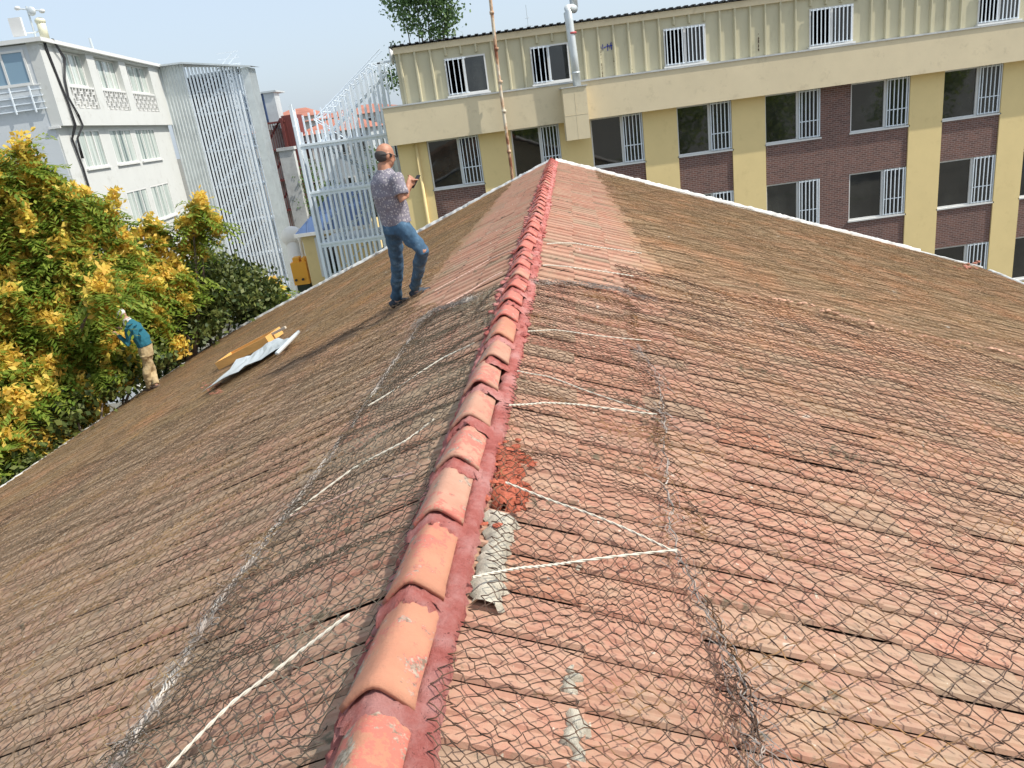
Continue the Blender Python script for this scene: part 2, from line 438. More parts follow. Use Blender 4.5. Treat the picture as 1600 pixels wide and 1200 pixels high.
ragged_band(lambda s, o, h: S(U1 + .06 - o, 9.3 + s, h), 1.6, .08, .03, .06, .02, 'verge_cement', M['verge_grey'], roof, .03, 31)
ragged_band(lambda s, o, h: S(U1 + .06 - o, -.06 - s, h), 10.1, .15, .05, .06, .04, 'verge_cement', M['verge_grey'], roof, .045, 4)
ragged_band(lambda s, o, h: S(U0 + s, -10.06 - o, h), 27.6, .13, .03, .1, .012, 'eave_band', M['verge'], roof, .02, 5)
ragged_band(lambda s, o, h: S(U0 + s, 10.95 + o, h), 27.6, .13, .03, .1, .012, 'eave_band', M['verge_grey'], roof, .02, 6)

# ridge mortar
def ro(u): return -.036 * np.clip((3.6 - np.asarray(u, float)) / 1.4, 0, 1) + .006 * np.sin(np.asarray(u, float) * 1.3)
def sv(w):
    return np.where(np.abs(w) < 1e-4, 1e-4, w)
ragged_band(lambda s, o, h: S(U0 + s, sv(.048 + ro(U0 + s) + o), h), U1 - U0, .084, .006, .02, .007, 'ridge_mortar', M['mortar'], roof, .054, 8)
ragged_band(lambda s, o, h: S(U0 + s, sv(-.058 + ro(U0 + s) - o), h), U1 - U0, .072, .006, .02, .009, 'ridge_mortar', M['mortar'], roof, .047, 9)
# rough lumps of mortar where the ridge has been patched
def lumps(pts, name, m, par=None, sq=.5, seed=2):
    g = np.random.default_rng(seed); V = []; Fc = []
    import bmesh
    bm = bmesh.new(); bmesh.ops.create_icosphere(bm, subdivisions=2, radius=1.0)
    bv = np.array([v.co[:] for v in bm.verts]); bf = np.array([[v.index for v in f.verts] for f in bm.faces]); bm.free()
    n = 0
    for (p, r) in pts:
        k = g.normal(0, 1, (3, 3)); ph = g.uniform(0, 6, 3)
        dsp = 1 + .28 * np.sin(bv @ k[0] * 3 + ph[0]) * np.sin(bv @ k[1] * 3 + ph[1]) + g.normal(0, .07, len(bv))
        q = bv * dsp[:, None] * r * np.array([g.uniform(.8, 1.4), g.uniform(.8, 1.4), sq])
        V.append(q + p); Fc.append(bf + n); n += len(bv)
    return npmesh(name, np.concatenate(V), np.concatenate(Fc), m, par)
pts = []
for u in np.arange(4.4, 20.6, .045):
    for sd in (-1, 1):
        if rng.random() < (.55 if u > 5 else .35):
            pts.append((S(u, sd * rng.uniform(.06, .13) , .045 + rng.uniform(-.01, .02)), rng.uniform(.012, .034)))
tag(lumps(pts, 'mortar_lumps', M['mortar'], roof, .5, 3), kind='stuff')
pts = []
for _ in range(170):
    u, w = rng.normal(2.83, .14), abs(rng.normal(.155, .04)); pts.append((S(u, w, .05), rng.uniform(.008, .02)))
M['red_patch'] = painted('orange_red_mortar', (0.50, 0.13, 0.07), 0.9, 0.3, 14, (0.25, 0.06, 0.04), .6, .9)
tag(lumps(pts[:60], 'mortar_crumbs', M['red_patch'], roof, .4, 5), kind='stuff')
cement = painted('pale_cement', (0.56, 0.51, 0.41), 0.95, 0.35, 16, (0.16, 0.15, 0.11), 0.8, 0.9)
ragged_band(lambda s, o, h: S(1.98 + s, .11 + o, h), .55, .10, .010, .014, .018, 'cement_smear', cement, roof, .03, 41)
ragged_band(lambda s, o, h: S(1.46 + s, .405 + o, h), .17, .035, .006, .016, .022, 'cement_smear', cement, roof, .022, 42)
ragged_band(lambda s, o, h: S(1.66 + s, .405 + o, h), .14, .03, .006, .016, .022, 'cement_smear', cement, roof, .022, 43)
ragged_band(lambda s, o, h: S(2.58 + s, .10 + o, h), .5, .11, .02, .018, .045, 'red_mortar_patch', M['red_patch'], roof, .035, 44)

# ridge tiles: one built, the rest copied
def ridge_tile(name, m, seed):
    g = np.random.default_rng(seed)
    L = .485; ns = 9; K = 13
    V = []
    for r in range(ns):
        f = r / (ns - 1); y = f * L
        sc = 1.0 - .10 * f
        if f < .1: sc += .045
        for k in range(K):
            a = -1 + 2 * k / (K - 1)
            x = .092 * a * sc
            z = (.098 - .072 * abs(a) ** 1.35) * sc if abs(a) > .22 else (.098 - .072 * .22 ** 1.35 + .005 * (1 - (a / .22) ** 2)) * sc
            V.append((x, y, z + .02 * (1 - f) + g.normal(0, .0008)))
    Vt = np.array(V); Vb = Vt.copy(); Vb[:, 2] -= .016; Vb[:, 0] *= .93
    N = len(V); Fc = []
    for r in range(ns - 1):
        for k in range(K - 1):
            a = r * K + k; Fc.append((a, a + 1, a + K + 1, a + K)); Fc.append((N + a, N + a + K, N + a + K + 1, N + a + 1))
    for k in range(K - 1):
        Fc.append((k + 1, k, N + k, N + k + 1)); a = (ns - 1) * K + k; Fc.append((a, a + 1, N + a + 1, N + a))
    for r in range(ns - 1):
        a = r * K; Fc.append((a, a + K, N + a + K, N + a)); a = r * K + K - 1; Fc.append((a + K, a, N + a, N + a + K))
    return npmesh(name, np.concatenate([Vt, Vb]), Fc, m, None, smooth=False)
protos = {k: ridge_tile('ridge_tile', M[k], i) for i, k in enumerate(('ridge_orange', 'ridge_tan', 'ridge_pink'))}
for o in protos.values():
    for p in o.data.polygons: p.use_smooth = True
def collar(u, seed):        # mortar bedding squeezed out under the lip of each ridge tile
    g = np.random.default_rng(seed); K = 15; V = []
    for r, (du, hh) in enumerate(((-.065, -.02), (-.05, .004), (-.02, .014), (.015, .016), (.04, .002))):
        for k in range(K):
            a = -1 + 2 * k / (K - 1)
            x = .106 * a
            z = -RH + .010 + (.098 - .076 * abs(a) ** 1.3) + hh * .45 + g.normal(0, .0035)
            p = Wv * (W0 + x + float(ro(u))) + U * (u + du + g.normal(0, .010)); V.append((p[0], p[1], z))
    i, k = np.meshgrid(np.arange(4), np.arange(K - 1), indexing='ij'); a = (i * K + k).ravel()
    return np.array(V), np.stack([a, a + 1, a + K + 1, a + K], 1)
joints = []
u = 1.09 * 1.3 + .02
start = u - 7 * .435
cv, cf, cn = [], [], 0
used = set()
i = 0
uu = start
while uu < U1 - .25:
    kind = 'ridge_orange' if uu < 2.2 or 4.3 < uu < 4.8 else ('ridge_tan' if uu < 4.4 else 'ridge_pink')
    if uu > 5.2 and i % 9 == 0: kind = 'ridge_tan'
    if kind in used:
        o = protos[kind].copy(); col.objects.link(o)
    else:
        o = protos[kind]; used.add(kind)
    j = rng.normal(0, 1, 4)
    p = Wv * (W0 + j[0] * .006 + float(ro(uu + .2))) + U * uu
    o.location = (p[0], p[1], -RH + .016 + abs(j[1]) * .005)
    o.rotation_euler = (R(-1.3 + j[2] * .8), R(j[3] * 1.5), -AZ + R(j[1] * .8))
    parent(o, roof)
    v, f = collar(uu, 50 + i); npmesh('joint_mortar', v, f, M['mortar'], o, smooth=True)
    uu += .435 + rng.normal(0, .006); i += 1

# ------------------------------------------------------------ wire netting
def fnoise(u, w, seed, amp, wl):
    g = np.random.default_rng(seed); out = np.zeros_like(u)
    for _ in range(7):
        a = g.uniform(0, 6.28); k = 6.28 / (wl * g.uniform(.6, 1.7))
        out += np.sin(k * (u * math.cos(a) + w * math.sin(a)) + g.uniform(0, 6.28))
    return out * amp / 2.6
def netting(name, u0, u1, w0, w1, m, label, seed, cell=.05, r=.00115, lift=.046, edge=None, along_u=True, wav=.018, raise_=0, sub=1):
    # zigzag wires hooked into each other; edge(u) = where the inner border runs
    rs = np.random.default_rng(seed)
    sd = 1 if w1 > 0 else -1
    a0, a1 = (abs(w0), abs(w1)) if abs(w0) < abs(w1) else (abs(w1), abs(w0))
    c = cell
    hc = c * .5; nl = int((a1 - a0) / hc); npt = int((u1 - u0) / hc) * sub
    li, pi = np.meshgrid(np.arange(nl), np.arange(npt), indexing='ij')
    if sub == 1: zig = np.where((pi + li) % 2 == 0, .54, -.54)
    else: zig = np.where(pi % 2 == 0, np.where((pi // 2 + li) % 2 == 0, .56, -.56), rs.normal(0, .07, li.shape) - .0)
    uu = u0 + pi * hc / sub
    ww = a0 + (li + .5) * hc + zig * hc
    du = fnoise(uu, ww, seed, .03, 1.1) + fnoise(uu, ww, seed + 5, 0.010, .3) + rs.normal(0, .0022, uu.shape)
    dw = fnoise(uu, ww, seed + 1, .03, 1.1) + fnoise(uu, ww, seed + 6, 0.010, .3) + rs.normal(0, .0022, uu.shape)
    hh = lift + np.abs(fnoise(uu, ww, seed + 2, wav, .7)) + (rs.uniform(0, .009, uu.shape) if sub == 1 else np.where(pi % 2 == 0, .003, .008 * np.where((pi // 2) % 2 == 0, 1, -.6)) + rs.uniform(0, .007, uu.shape)) + raise_ * np.exp(-(ww - a0) * 6)
    uu = uu + du; ww = ww + dw
    keep = np.ones(uu.shape, bool)
    if edge is not None: keep = edge(uu, ww)
    P = S(uu, sd * ww, hh)
    rad = r
    # directions and a 3-sided section
    T = np.zeros_like(P); T[:, 1:-1] = P[:, 2:] - P[:, :-2]; T[:, 0] = P[:, 1] - P[:, 0]; T[:, -1] = P[:, -1] - P[:, -2]
    T /= np.linalg.norm(T, axis=-1, keepdims=True)
    Nn = np.array([0, 0, 1.0]) * math.cos(R(20.5)) + Wv * sd * math.sin(R(20.5))
    X = np.cross(T, Nn); X /= np.linalg.norm(X, axis=-1, keepdims=True)
    Y = np.cross(T, X)
    V = np.stack([P + rad * (X * math.cos(a) + Y * math.sin(a)) for a in (R(90), R(210), R(330))], 2)
    idx = (li * npt + pi)[:, :-1]; ok = (keep[:, :-1] & keep[:, 1:])
    b = idx[ok].ravel() * 3
    Fc = np.concatenate([np.stack([b + k, b + (k + 1) % 3, b + 3 + (k + 1) % 3, b + 3 + k], 1) for k in range(3)])
    used_ = np.zeros(nl * npt * 3, bool); used_[Fc.ravel()] = True
    remap = np.cumsum(used_) - 1
    V = V.reshape(-1, 3)[used_]; Fc = remap[Fc]
    o = npmesh(name, V, Fc, m, None)
    return tag(o, label, 'wire netting', 'sheets of wire netting laid on the roof tiles')
tri_u = [6.4, 7.0, 7.8, 11, 16.4, 19.6, 21]
tri_r = [.95, 1.15, 1.38, 1.25, 1.12, 1.05, 1.0]
tri_l = [.85, .80, 1.22, 1.30, 1.12, 1.05, 1.0]
def edge_side(tab):
    def f(u, w):
        e = np.interp(u, tri_u, tab) + fnoise(u, u * 0, 77, .05, .8)
        return (w > e) | (u < 6.4)
    return f
def edge_strip(wmax_u, endu, slant):
    def f(u, w):
        return (u < endu + slant * w + fnoise(u * 0, w, 12, .05, .4))
    return f
netting('wire_netting', -1.2, 7.4, .105, .93, M['net'], 'narrow strip of netting right of the ridge, ending where bare red tiles begin', 11, .058, .0020, .048, edge_strip(0, 6.45, .35), raise_=-.0, sub=2)
netting('wire_netting', -1.2, 7.4, -.13, -.95, M['net_grey'], 'narrow strip of netting left of the ridge with a bunched grey border', 12, .055, .0021, .05, edge_strip(0, 6.5, .25), wav=.03, sub=2)
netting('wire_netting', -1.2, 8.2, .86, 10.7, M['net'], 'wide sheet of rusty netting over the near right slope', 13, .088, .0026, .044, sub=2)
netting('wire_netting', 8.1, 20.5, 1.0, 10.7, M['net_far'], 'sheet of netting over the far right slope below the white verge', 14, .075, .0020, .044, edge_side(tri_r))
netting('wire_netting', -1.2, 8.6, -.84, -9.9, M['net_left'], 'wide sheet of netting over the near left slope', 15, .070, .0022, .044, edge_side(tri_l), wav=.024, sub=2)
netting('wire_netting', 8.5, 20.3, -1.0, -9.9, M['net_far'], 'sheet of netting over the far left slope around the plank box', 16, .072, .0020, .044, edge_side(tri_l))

# bunched borders: many curled wire ends
def tangle(path, n, name, m, label, seed, spread=.035, rad=.0016, ln=.16, hgt=.06, strands=3, swing=.010, srad=.0026):
    g = np.random.default_rng(seed); mb = MB()
    us = np.array([p[0] for p in path]); ws = np.array([p[1] for p in path]); T = np.linspace(0, 1, len(path))
    tot = float(np.sum(np.hypot(np.diff(us), np.diff(ws))))
    for i in range(n):
        f = g.random(); u = np.interp(f, T, us); w = np.interp(f, T, ws)
        a = g.normal(0, .5); pts = []
        ax = math.atan2(np.interp(min(f + .02, 1), T, ws) - np.interp(max(f - .02, 0), T, ws), np.interp(min(f + .02, 1), T, us) - np.interp(max(f - .02, 0), T, us)) + a
        L = ln * g.uniform(.4, 1.3); u += g.normal(0, spread * .5); w += g.normal(0, spread) 
        ku, kw, kh = g.uniform(10, 50, 3); ph = g.uniform(0, 6.28, 3)
        for k in range(8):
            s = (k / 7 - .5) * L
            pts.append(S(u + s * math.cos(ax) + .012 * math.sin(ku * s + ph[0]), w + s * math.sin(ax) + .016 * math.sin(kw * s + ph[1]), .055 + hgt * abs(math.sin(kh * s * .6 + ph[2])) * g.uniform(.2, .6)))
        mb.tube(pts, rad, 3, False)
    for st in range(strands):
        P = []
        for k in range(260):
            f = k / 259; sL = f * tot
            P.append(S(np.interp(f, T, us), np.interp(f, T, ws) + swing * math.sin(sL * (21 + 3 * st) + st * 2.1) + swing * .6 * math.sin(sL * 57 + st), .058 + .010 * math.cos(sL * (21 + 3 * st) + st * 2.1)))
        mb.tube(P, srad, 4, False)
    o = mb.build(name, m)
    return tag(o, label, 'wire tangle', 'bunched borders of the netting')
def rl(pts, side): return [on_roof(x, y, side, .04) for x, y in pts]
tangle(rl([(990, 545), (1022, 590), (1030, 660), (1035, 760), (1045, 860), (1085, 950), (1140, 1050), (1170, 1160), (1180, 1220)], 1), 100, 'netting_border', M['tangle'], 'frayed grey wire border of the netting running down right of the ridge', 21, .030, .0013, hgt=.03, strands=2)
tangle(rl([(1090, 940), (1125, 1010), (1150, 1060), (1165, 1150)], 1), 14, 'netting_border', M['net'], 'thick knot of rusty wire near the bottom edge right of the ridge', 25, .05)
tangle(rl([(665, 500), (640, 540), (560, 660), (460, 800), (400, 880), (340, 960), (270, 1080), (195, 1200), (150, 1260)], -1), 220, 'netting_border', M['tangle'], 'twisted grey wire border of the netting running down left of the ridge', 22, .006, .0014, ln=.26, hgt=.02, strands=6, swing=.009, srad=.0028)
tangle(rl([(1005, 470), (960, 455), (900, 448), (830, 445)], 1), 120, 'netting_border', M['tangle'], 'pale wire ends of the netting below the bare tiles right of ridge', 23, .03)
tangle(rl([(745, 470), (715, 478), (680, 490), (655, 510)], -1), 140, 'netting_border', M['tangle'], 'pale wire ends of the netting near the standing man left of ridge', 24, .03)

# cords
cordm = painted('white_cord', (0.58, 0.54, 0.45), 0.9, 0.1, 20)
cordp = painted('pinkish_cord', (0.62, 0.42, 0.34), 0.9, 0.1, 20)
def cord(pts, side, label, m=None, r=.006, seed=0, bow=.02, h=.084):
    r *= .85
    g = np.random.default_rng(seed); q = [on_roof(x, y, side, h * .9) for x, y in pts]
    us = np.interp(np.linspace(0, 1, 40), np.linspace(0, 1, len(q)), [a[0] for a in q]); ws = np.interp(np.linspace(0, 1, 40), np.linspace(0, 1, len(q)), [a[1] for a in q])
    mb = MB()
    for st in range(2):
        P = []
        for k in range(160):
            f = k / 159; u = np.interp(f, np.linspace(0, 1, 40), us); w = np.interp(f, np.linspace(0, 1, 40), ws)
            L = math.hypot(us[-1] - us[0], ws[-1] - ws[0]); ph = f * L / .035 * 6.28 / 2 + st * math.pi
            P.append(S(u + bow * math.sin(f * math.pi) * .3 + r * .5 * math.cos(ph), w, h + .004 * math.sin(f * 8 + seed) + r * .5 * math.sin(ph)))
        mb.tube(P, r * .62, 5, False)
    return tag(mb.build('cord', m or cordm, smooth=True), label, 'cord', 'cords tying the netting across the ridge')
cord([(724, 906), (800, 890), (880, 882), (1045, 862)], 1, 'lower cord of the V shape meeting at the frayed border right of the ridge', seed=1)
cord([(778, 757), (900, 802), (1045, 865)], 1, 'upper cord of the V shape meeting at the frayed border right of the ridge', seed=2, r=.0055)
cord([(786, 635), (840, 631), (900, 636), (1018, 648)], 1, 'straight white cord right of the ridge above the V-shaped pair', seed=3, r=.0065)
cord([(800, 580), (845, 590), (900, 610), (1005, 643)], 1, 'thin cord slanting just above the straight white cord on the right', seed=4, r=.0045)
cord([(818, 518), (860, 518), (915, 524), (1010, 534)], 1, 'faint cord right of ridge a little below the bare tiles', seed=5, r=.005)
cord([(850, 382), (895, 381), (998, 397)], 1, 'pale cord across bare red tiles right of ridge, upper one', cordm, seed=6, r=.009)
cord([(843, 416), (880, 417), (985, 433)], 1, 'pale cord across bare red tiles right of ridge, lower one', cordm, seed=7, r=.008)
cord([(562, 962), (480, 1020), (380, 1100), (275, 1205)], -1, 'thick white cord crossing the netting at the bottom left of the ridge', seed=8, r=.0065)
cord([(688, 655), (640, 690), (560, 735), (462, 804)], -1, 'long white cord left of the ridge meeting the twisted wire border', seed=9, r=.0055)
cord([(655, 738), (600, 752), (530, 782), (463, 806)], -1, 'pinkish cord left of the ridge below the long white cord', cordp, seed=10, r=.0045)
cord([(748, 535), (700, 560), (640, 598), (583, 634)], -1, 'white cord left of the ridge nearest to the standing man', seed=11, r=.006)
cord([(790, 425), (755, 445), (703, 476)], -1, 'pale pink cord over bare tiles left of the ridge', cordp, seed=12, r=.008)
cord([(812, 388), (770, 405), (720, 434), (684, 455)], -1, 'tan cord reaching from the ridge to the standing man\'s shoe', cordp, seed=13, r=.007)

# ------------------------------------------------------------ plank box and sheet metal lying on the left slope
def slope_frame(u, w, ang, h=0.0):
    sd = -1 if w < 0 else 1
    o = S(u, w, h)
    n = np.array([0, 0, 1.0]) * math.cos(R(20.5)) + Wv * sd * math.sin(R(20.5))
    x = U * math.cos(ang) + (Wv * math.cos(R(20.5)) * 1.0 - np.array([0, 0, 1.0]) * sd * math.sin(R(20.5))) * math.sin(ang)
    y = np.cross(n, x)
    return Matrix(((x[0], y[0], n[0], o[0]), (x[1], y[1], n[1], o[1]), (x[2], y[2], n[2], o[2]), (0, 0, 0, 1)))
a0 = np.array(on_roof(343, 574, -1, .1)); a1 = np.array(on_roof(428, 530, -1, .1))
ang = math.atan2(a1[1] - a0[1], a1[0] - a0[0]); Lb = float(np.hypot(*(a1 - a0)))
Mx = slope_frame(float(a0[0]), float(a0[1]), ang, .06)
box = empty('plank_box', S(float(a0[0]), float(a0[1]), .05), 'open box of fresh orange planks lying on the left slope', 'wooden box')
for nm, b in (('side_board', (0, 0, 0, Lb, .03, .13)), ('side_board', (0, .52, 0, Lb, .55, .13)), ('end_board', (0, .03, 0, .03, .52, .13)), ('end_board', (Lb - .03, .03, 0, Lb + .0, .52, .13)), ('bottom_board', (.03, .03, .0, Lb - .03, .52, .02))):
    mb = MB(); mb.box(*b, M=Mx); mb.build(nm, M['wood'], box)
mb = MB(); mb.box(Lb, .2, .08, Lb + .28, .25, .12, M=Mx); mb.build('stick', painted('grey_wood', (0.45, 0.40, 0.32), .9), box)
def sheet(pix, name, label, cat, m, h0=.08, seed=0, crease=.05):
    q = [on_roof(x, y, -1, h0) for x, y in pix]
    g = np.random.default_rng(seed); nI, nJ = 14, 5
    (A, B, C_, D_) = [np.array(p) for p in q]
    V = []
    for i in range(nI):
        for j in range(nJ):
            f, e = i / (nI - 1), j / (nJ - 1)
            p = (A * (1 - f) + B * f) * (1 - e) + (D_ * (1 - f) + C_ * f) * e
            V.append(S(p[0], p[1], h0 + crease * math.sin(f * 7 + e * 2) * .5 + g.normal(0, .008) + (crease if j in (0, nJ - 1) else 0)))
    V = np.array(V); N = len(V); V2 = V.copy(); V2[:, 2] -= .006
    i, j = np.meshgrid(np.arange(nI - 1), np.arange(nJ - 1), indexing='ij'); a = (i * nJ + j).ravel()
    q = np.stack([a, a + 1, a + nJ + 1, a + nJ], 1)
    return tag(npmesh(name, np.concatenate([V, V2]), np.concatenate([q, q[:, ::-1] + N]), m), label, cat)
sheet([(318, 617), (468, 528), (440, 530), (375, 565)], 'metal_sheet', 'bent grey sheet metal lying below the plank box', 'metal sheet', M['galv'], .095, 1, .03)
mb = MB()
p0, p1 = np.array(on_roof(438, 552, -1, .12)), np.array(on_roof(474, 522, -1, .12))
mb.tube([S(*(p0 + (p1 - p0) * f), .13 + .04 * f) for f in np.linspace(0, 1, 6)], [.028, .03, .03, .03, .028, .022], 10)
tag(mb.build('rolled_sheet', M['galv'], smooth=True), 'pale rolled sheet beside the upper end of the grey metal', 'rolled sheet')
pts = []
for _ in range(26):
    u_, w_ = on_roof(rng.uniform(318, 350), rng.uniform(600, 620), -1); pts.append((S(u_, w_, .04), rng.uniform(.015, .03)))
tag(lumps(pts, 'tile_rubble', M['redroof'], None, .5, 9), 'broken red tile pieces at the lower end of the grey metal sheet', 'rubble', kind='stuff')
pts = [(S(*on_roof(rng.uniform(1488, 1528), rng.uniform(411, 423), 1), .05), rng.uniform(.03, .07)) for _ in range(14)]
tag(lumps(pts, 'debris_heap', M['redroof'], None, .6, 10), 'small heap of brown debris near the far right roof corner', 'rubble', kind='stuff')
pts = []
qa, qb = on_roof(1175, 466, 1), on_roof(1600, 566, 1)
for _ in range(130):
    f = rng.random(); u_ = qa[0] + (qb[0] - qa[0]) * f + rng.normal(0, .05) + .12 * math.sin(f * 9); w_ = qa[1] + (qb[1] - qa[1]) * f
    pts.append((S(u_, w_, .045), rng.uniform(.008, .034)))
tag(lumps(pts, 'broken_mortar_line', painted('pinkish_cement', (0.52, 0.30, 0.20), .95, .3, 6), roof, .35, 12), kind='stuff')

# ------------------------------------------------------------ people (lofted limbs fused into one skin)
def loft(mb, pts, n=14, up=Vector((0, 0, 1)), cap=True):
    # pts: (centre, rx, ry, axis_x) ; elliptical rings
    base = len(mb.v)
    P = [Vector([float(c) for c in p[0]]) for p in pts]
    for i, p in enumerate(pts):
        a = P[max(i - 1, 0)]; b = P[min(i + 1, len(P) - 1)]
        t = (b - a).normalized()
        ax = Vector(p[3]) if len(p) > 3 and p[3] is not None else (Vector((1, 0, 0)) if abs(t.x) < .8 else Vector((0, 1, 0)))
        x = (ax - t * ax.dot(t)).normalized(); y = t.cross(x)
        for k in range(n):
            an = 2 * math.pi * k / n
            mb.v.append(tuple(P[i] + x * math.cos(an) * p[1] + y * math.sin(an) * p[2]))
    for i in range(len(P) - 1):
        for k in range(n):
            a = base + i * n + k; b = base + i * n + (k + 1) % n
            mb.f.append((a, b, b + n, a + n))
    if cap:
        mb.f.append(tuple(base + k for k in range(n))[::-1]); mb.f.append(tuple(base + (len(P) - 1) * n + k for k in range(n)))
def ball(mb, c, rx, ry, rz, n=12, M3=None):
    c = Vector([float(x) for x in c]); base = len(mb.v)
    rings = 9
    for i in range(rings):
        th = math.pi * (i + .5) / rings
        for k in range(n):
            an = 2 * math.pi * k / n
            v = Vector((rx * math.sin(th) * math.cos(an), ry * math.sin(th) * math.sin(an), rz * math.cos(th)))
            if M3: v = M3 @ v
            mb.v.append(tuple(c + v))
    for i in range(rings - 1):
        for k in range(n):
            a = base + i * n + k; b = base + i * n + (k + 1) % n
            mb.f.append((a, a + n, b + n, b))
    mb.f.append(tuple(base + k for k in range(n))); mb.f.append(tuple(base + (rings - 1) * n + k for k in range(n))[::-1])
def fuse(mb, name, m, par, vox=.012, smooth=6, disp=0):
    me = bpy.data.meshes.new('tmp'); me.from_pydata(mb.v, [], mb.f); me.update()
    o = bpy.data.objects.new('tmp', me); col.objects.link(o)
    r_ = o.modifiers.new('r', 'REMESH'); r_.mode = 'VOXEL'; r_.voxel_size = vox; r_.adaptivity = 0
    s_ = o.modifiers.new('s', 'SMOOTH'); s_.iterations = smooth; s_.factor = .5
    if disp:
        tx = bpy.data.textures.new('folds', 'CLOUDS'); tx.noise_scale = .11; tx.noise_depth = 1
        d_ = o.modifiers.new('d', 'DISPLACE'); d_.texture = tx; d_.strength = disp; d_.mid_level = .5
    dg = bpy.context.evaluated_depsgraph_get(); dg.update()
    nm = bpy.data.meshes.new_from_object(o.evaluated_get(dg), depsgraph=dg)
    nm.name = name
    col.objects.unlink(o); bpy.data.objects.remove(o)
    for p in nm.polygons: p.use_smooth = True
    nm.materials.clear(); nm.materials.append(m)
    ob = bpy.data.objects.new(name, nm); col.objects.link(ob)
    if par: parent(ob, par)
    return ob
skin = mat('skin', (0.50, 0.25, 0.155), 0.55); t = NT(skin); t.col(t.ramp(t.noise(18, 4), [(0.3, (0.34, 0.15, 0.085)), (0.7, (0.47, 0.23, 0.14))]))
skin2 = mat('skin_brown', (0.40, 0.22, 0.15), 0.6)
jeans = mat('blue_denim', (0.06, 0.15, 0.24), 0.85); t = NT(jeans); t.col(t.ramp(t.noise(7, 6, .7), [(0.3, (0.022, 0.055, 0.10)), (0.55, (0.05, 0.115, 0.19)), (0.75, (0.17, 0.26, 0.35))])); t.bump(t.noise(60, 3), .2, .004)
shirtm = mat('patterned_shirt', (0.3, 0.28, 0.32), 0.85); t = NT(shirtm)
vo = t.n('ShaderNodeTexVoronoi'); vo.inputs['Scale'].default_value = 42; t.l(t.tc.outputs['Object'], vo.inputs['Vector'])
t.col(t.mix(t.step(t.math('ADD', vo.outputs['Distance'], t.math('MULTIPLY', t.noise(40, 3), .25)), .42, .5), (0.44, 0.41, 0.41), (0.20, 0.185, 0.22))) 
hairm = mat('grey_hair', (0.065, 0.055, 0.05), 0.9)
shoem = mat('dark_shoe', (0.03, 0.04, 0.055), 0.7)
sockm = mat('pink_sock', (0.6, 0.42, 0.38), 0.9)

def V3(x): return Vector([float(c) for c in x])
def finger(mb, base, dirs, lens, r):
    p = V3(base); pts = [(p, r, r)]
    for dd, l in zip(dirs, lens):
        p = p + V3(dd).normalized() * l; r *= .93; pts.append((p, r, r))
    loft(mb, pts, 7)

# --- man 1
Y1 = 8.13
fr = on_roof(657, 465, -1); rr_ = on_roof(626, 481, -1)
footF = V3(S(fr[0], fr[1], .03)); footR = V3(S(rr_[0], rr_[1], .03))
fwd = Vector((.86, .51, 0)).normalized(); lef = Vector((-fwd.y, fwd.x, 0)); up = Vector((0, 0, 1))
man = empty('person', footR, 'man in patterned shirt and blue jeans looking at his phone on the left slope', 'person')
def px(x, y, Y): return V3(at(x, y, Y))
hipc = px(619, 352, 8.13)
hipL = hipc + lef * .09; hipR = hipc - lef * .09
chest = px(604, 290, 8.10); neck = px(600, 262, 8.10); head = px(602, 243, 8.11)
shR = px(604, 279, 8.10) - lef * .185 + fwd * .03; shL = px(604, 279, 8.10) + lef * .185 + fwd * .03
ankF = footF + up * .085 - fwd * .04; ankR = footR + up * .085 - fwd * .02
kneeF = px(660, 390, 7.98); kneeR = (hipL + ankR) / 2 + fwd * .03 + up * -.01
elR = px(630, 314, 7.90); haR = px(638, 292, 7.98)
elL = shL + fwd * .16 - up * .27; haL = px(641, 290, 8.12)
body = MB()
lx = tuple(lef)
loft(body, [(hipc - up * .06, .15, .115, lx), (hipc + up * .06, .165, .12, lx), (chest - up * .14, .17, .13, lx), (chest, .18, .125, lx), (neck - up * .07, .15, .09, lx), (neck - up * .02, .07, .07, lx), (neck + up * .05, .056, .06, lx)], 16)
hd = (fwd * .93 - up * .36).normalized(); hu = (up * .93 + fwd * .36).normalized()
M3 = Matrix((tuple(lef), tuple(hd), tuple(hu))).transposed()
ball(body, head + hu * .015 - hd * .01, .077, .097, .102, 18, M3)
ball(body, head + hd * .045 - hu * .045, .056, .058, .068, 12, M3)      # jaw
ball(body, head + hd * .098 - hu * .012, .014, .020, .026, 8, M3)        # nose
ball(body, head + hd * .082 + hu * .022, .042, .02, .012, 8, M3)         # brow
ball(body, head + hd * .086 - hu * .048, .026, .014, .008, 8, M3)        # lips
ball(body, head + hd * .076 - hu * .085, .026, .02, .018, 8, M3)         # chin
for s in (-1, 1): ball(body, head + lef * (.079 * s) - hu * .008 - hd * .005, .012, .02, .033, 8, M3)
for sh, el, ha in ((shR, elR, haR), (shL, elL, haL)):
    loft(body, [(sh, .055, .055), (sh.lerp(el, .5), .05, .05), (el, .042, .042), (el.lerp(ha, .35), .043, .043), (el.lerp(ha, .85), .028, .032), (ha, .026, .034)], 12)
    td = (ha - el).normalized(); side_ = lef if sh is shR else -lef
    palm = ha + td * .045
    loft(body, [(ha - td * .01, .022, .034, tuple(side_)), (palm, .020, .042, tuple(side_)), (palm + td * .04, .016, .040, tuple(side_))], 10)
    wd = td.cross(side_).normalized()
    for k in range(4):
        b_ = palm + td * .03 + wd * (-.030 + .020 * k)
        finger(body, b_, (td, td * .3 + side_, side_ - td * .5), (.035 + .004 * (1.5 - abs(k - 1.5)), .026, .020), .0095)
    finger(body, palm - td * .01 - wd * .03 * (1), (td - wd * .8, td + side_ * .4), (.035, .03), .011)
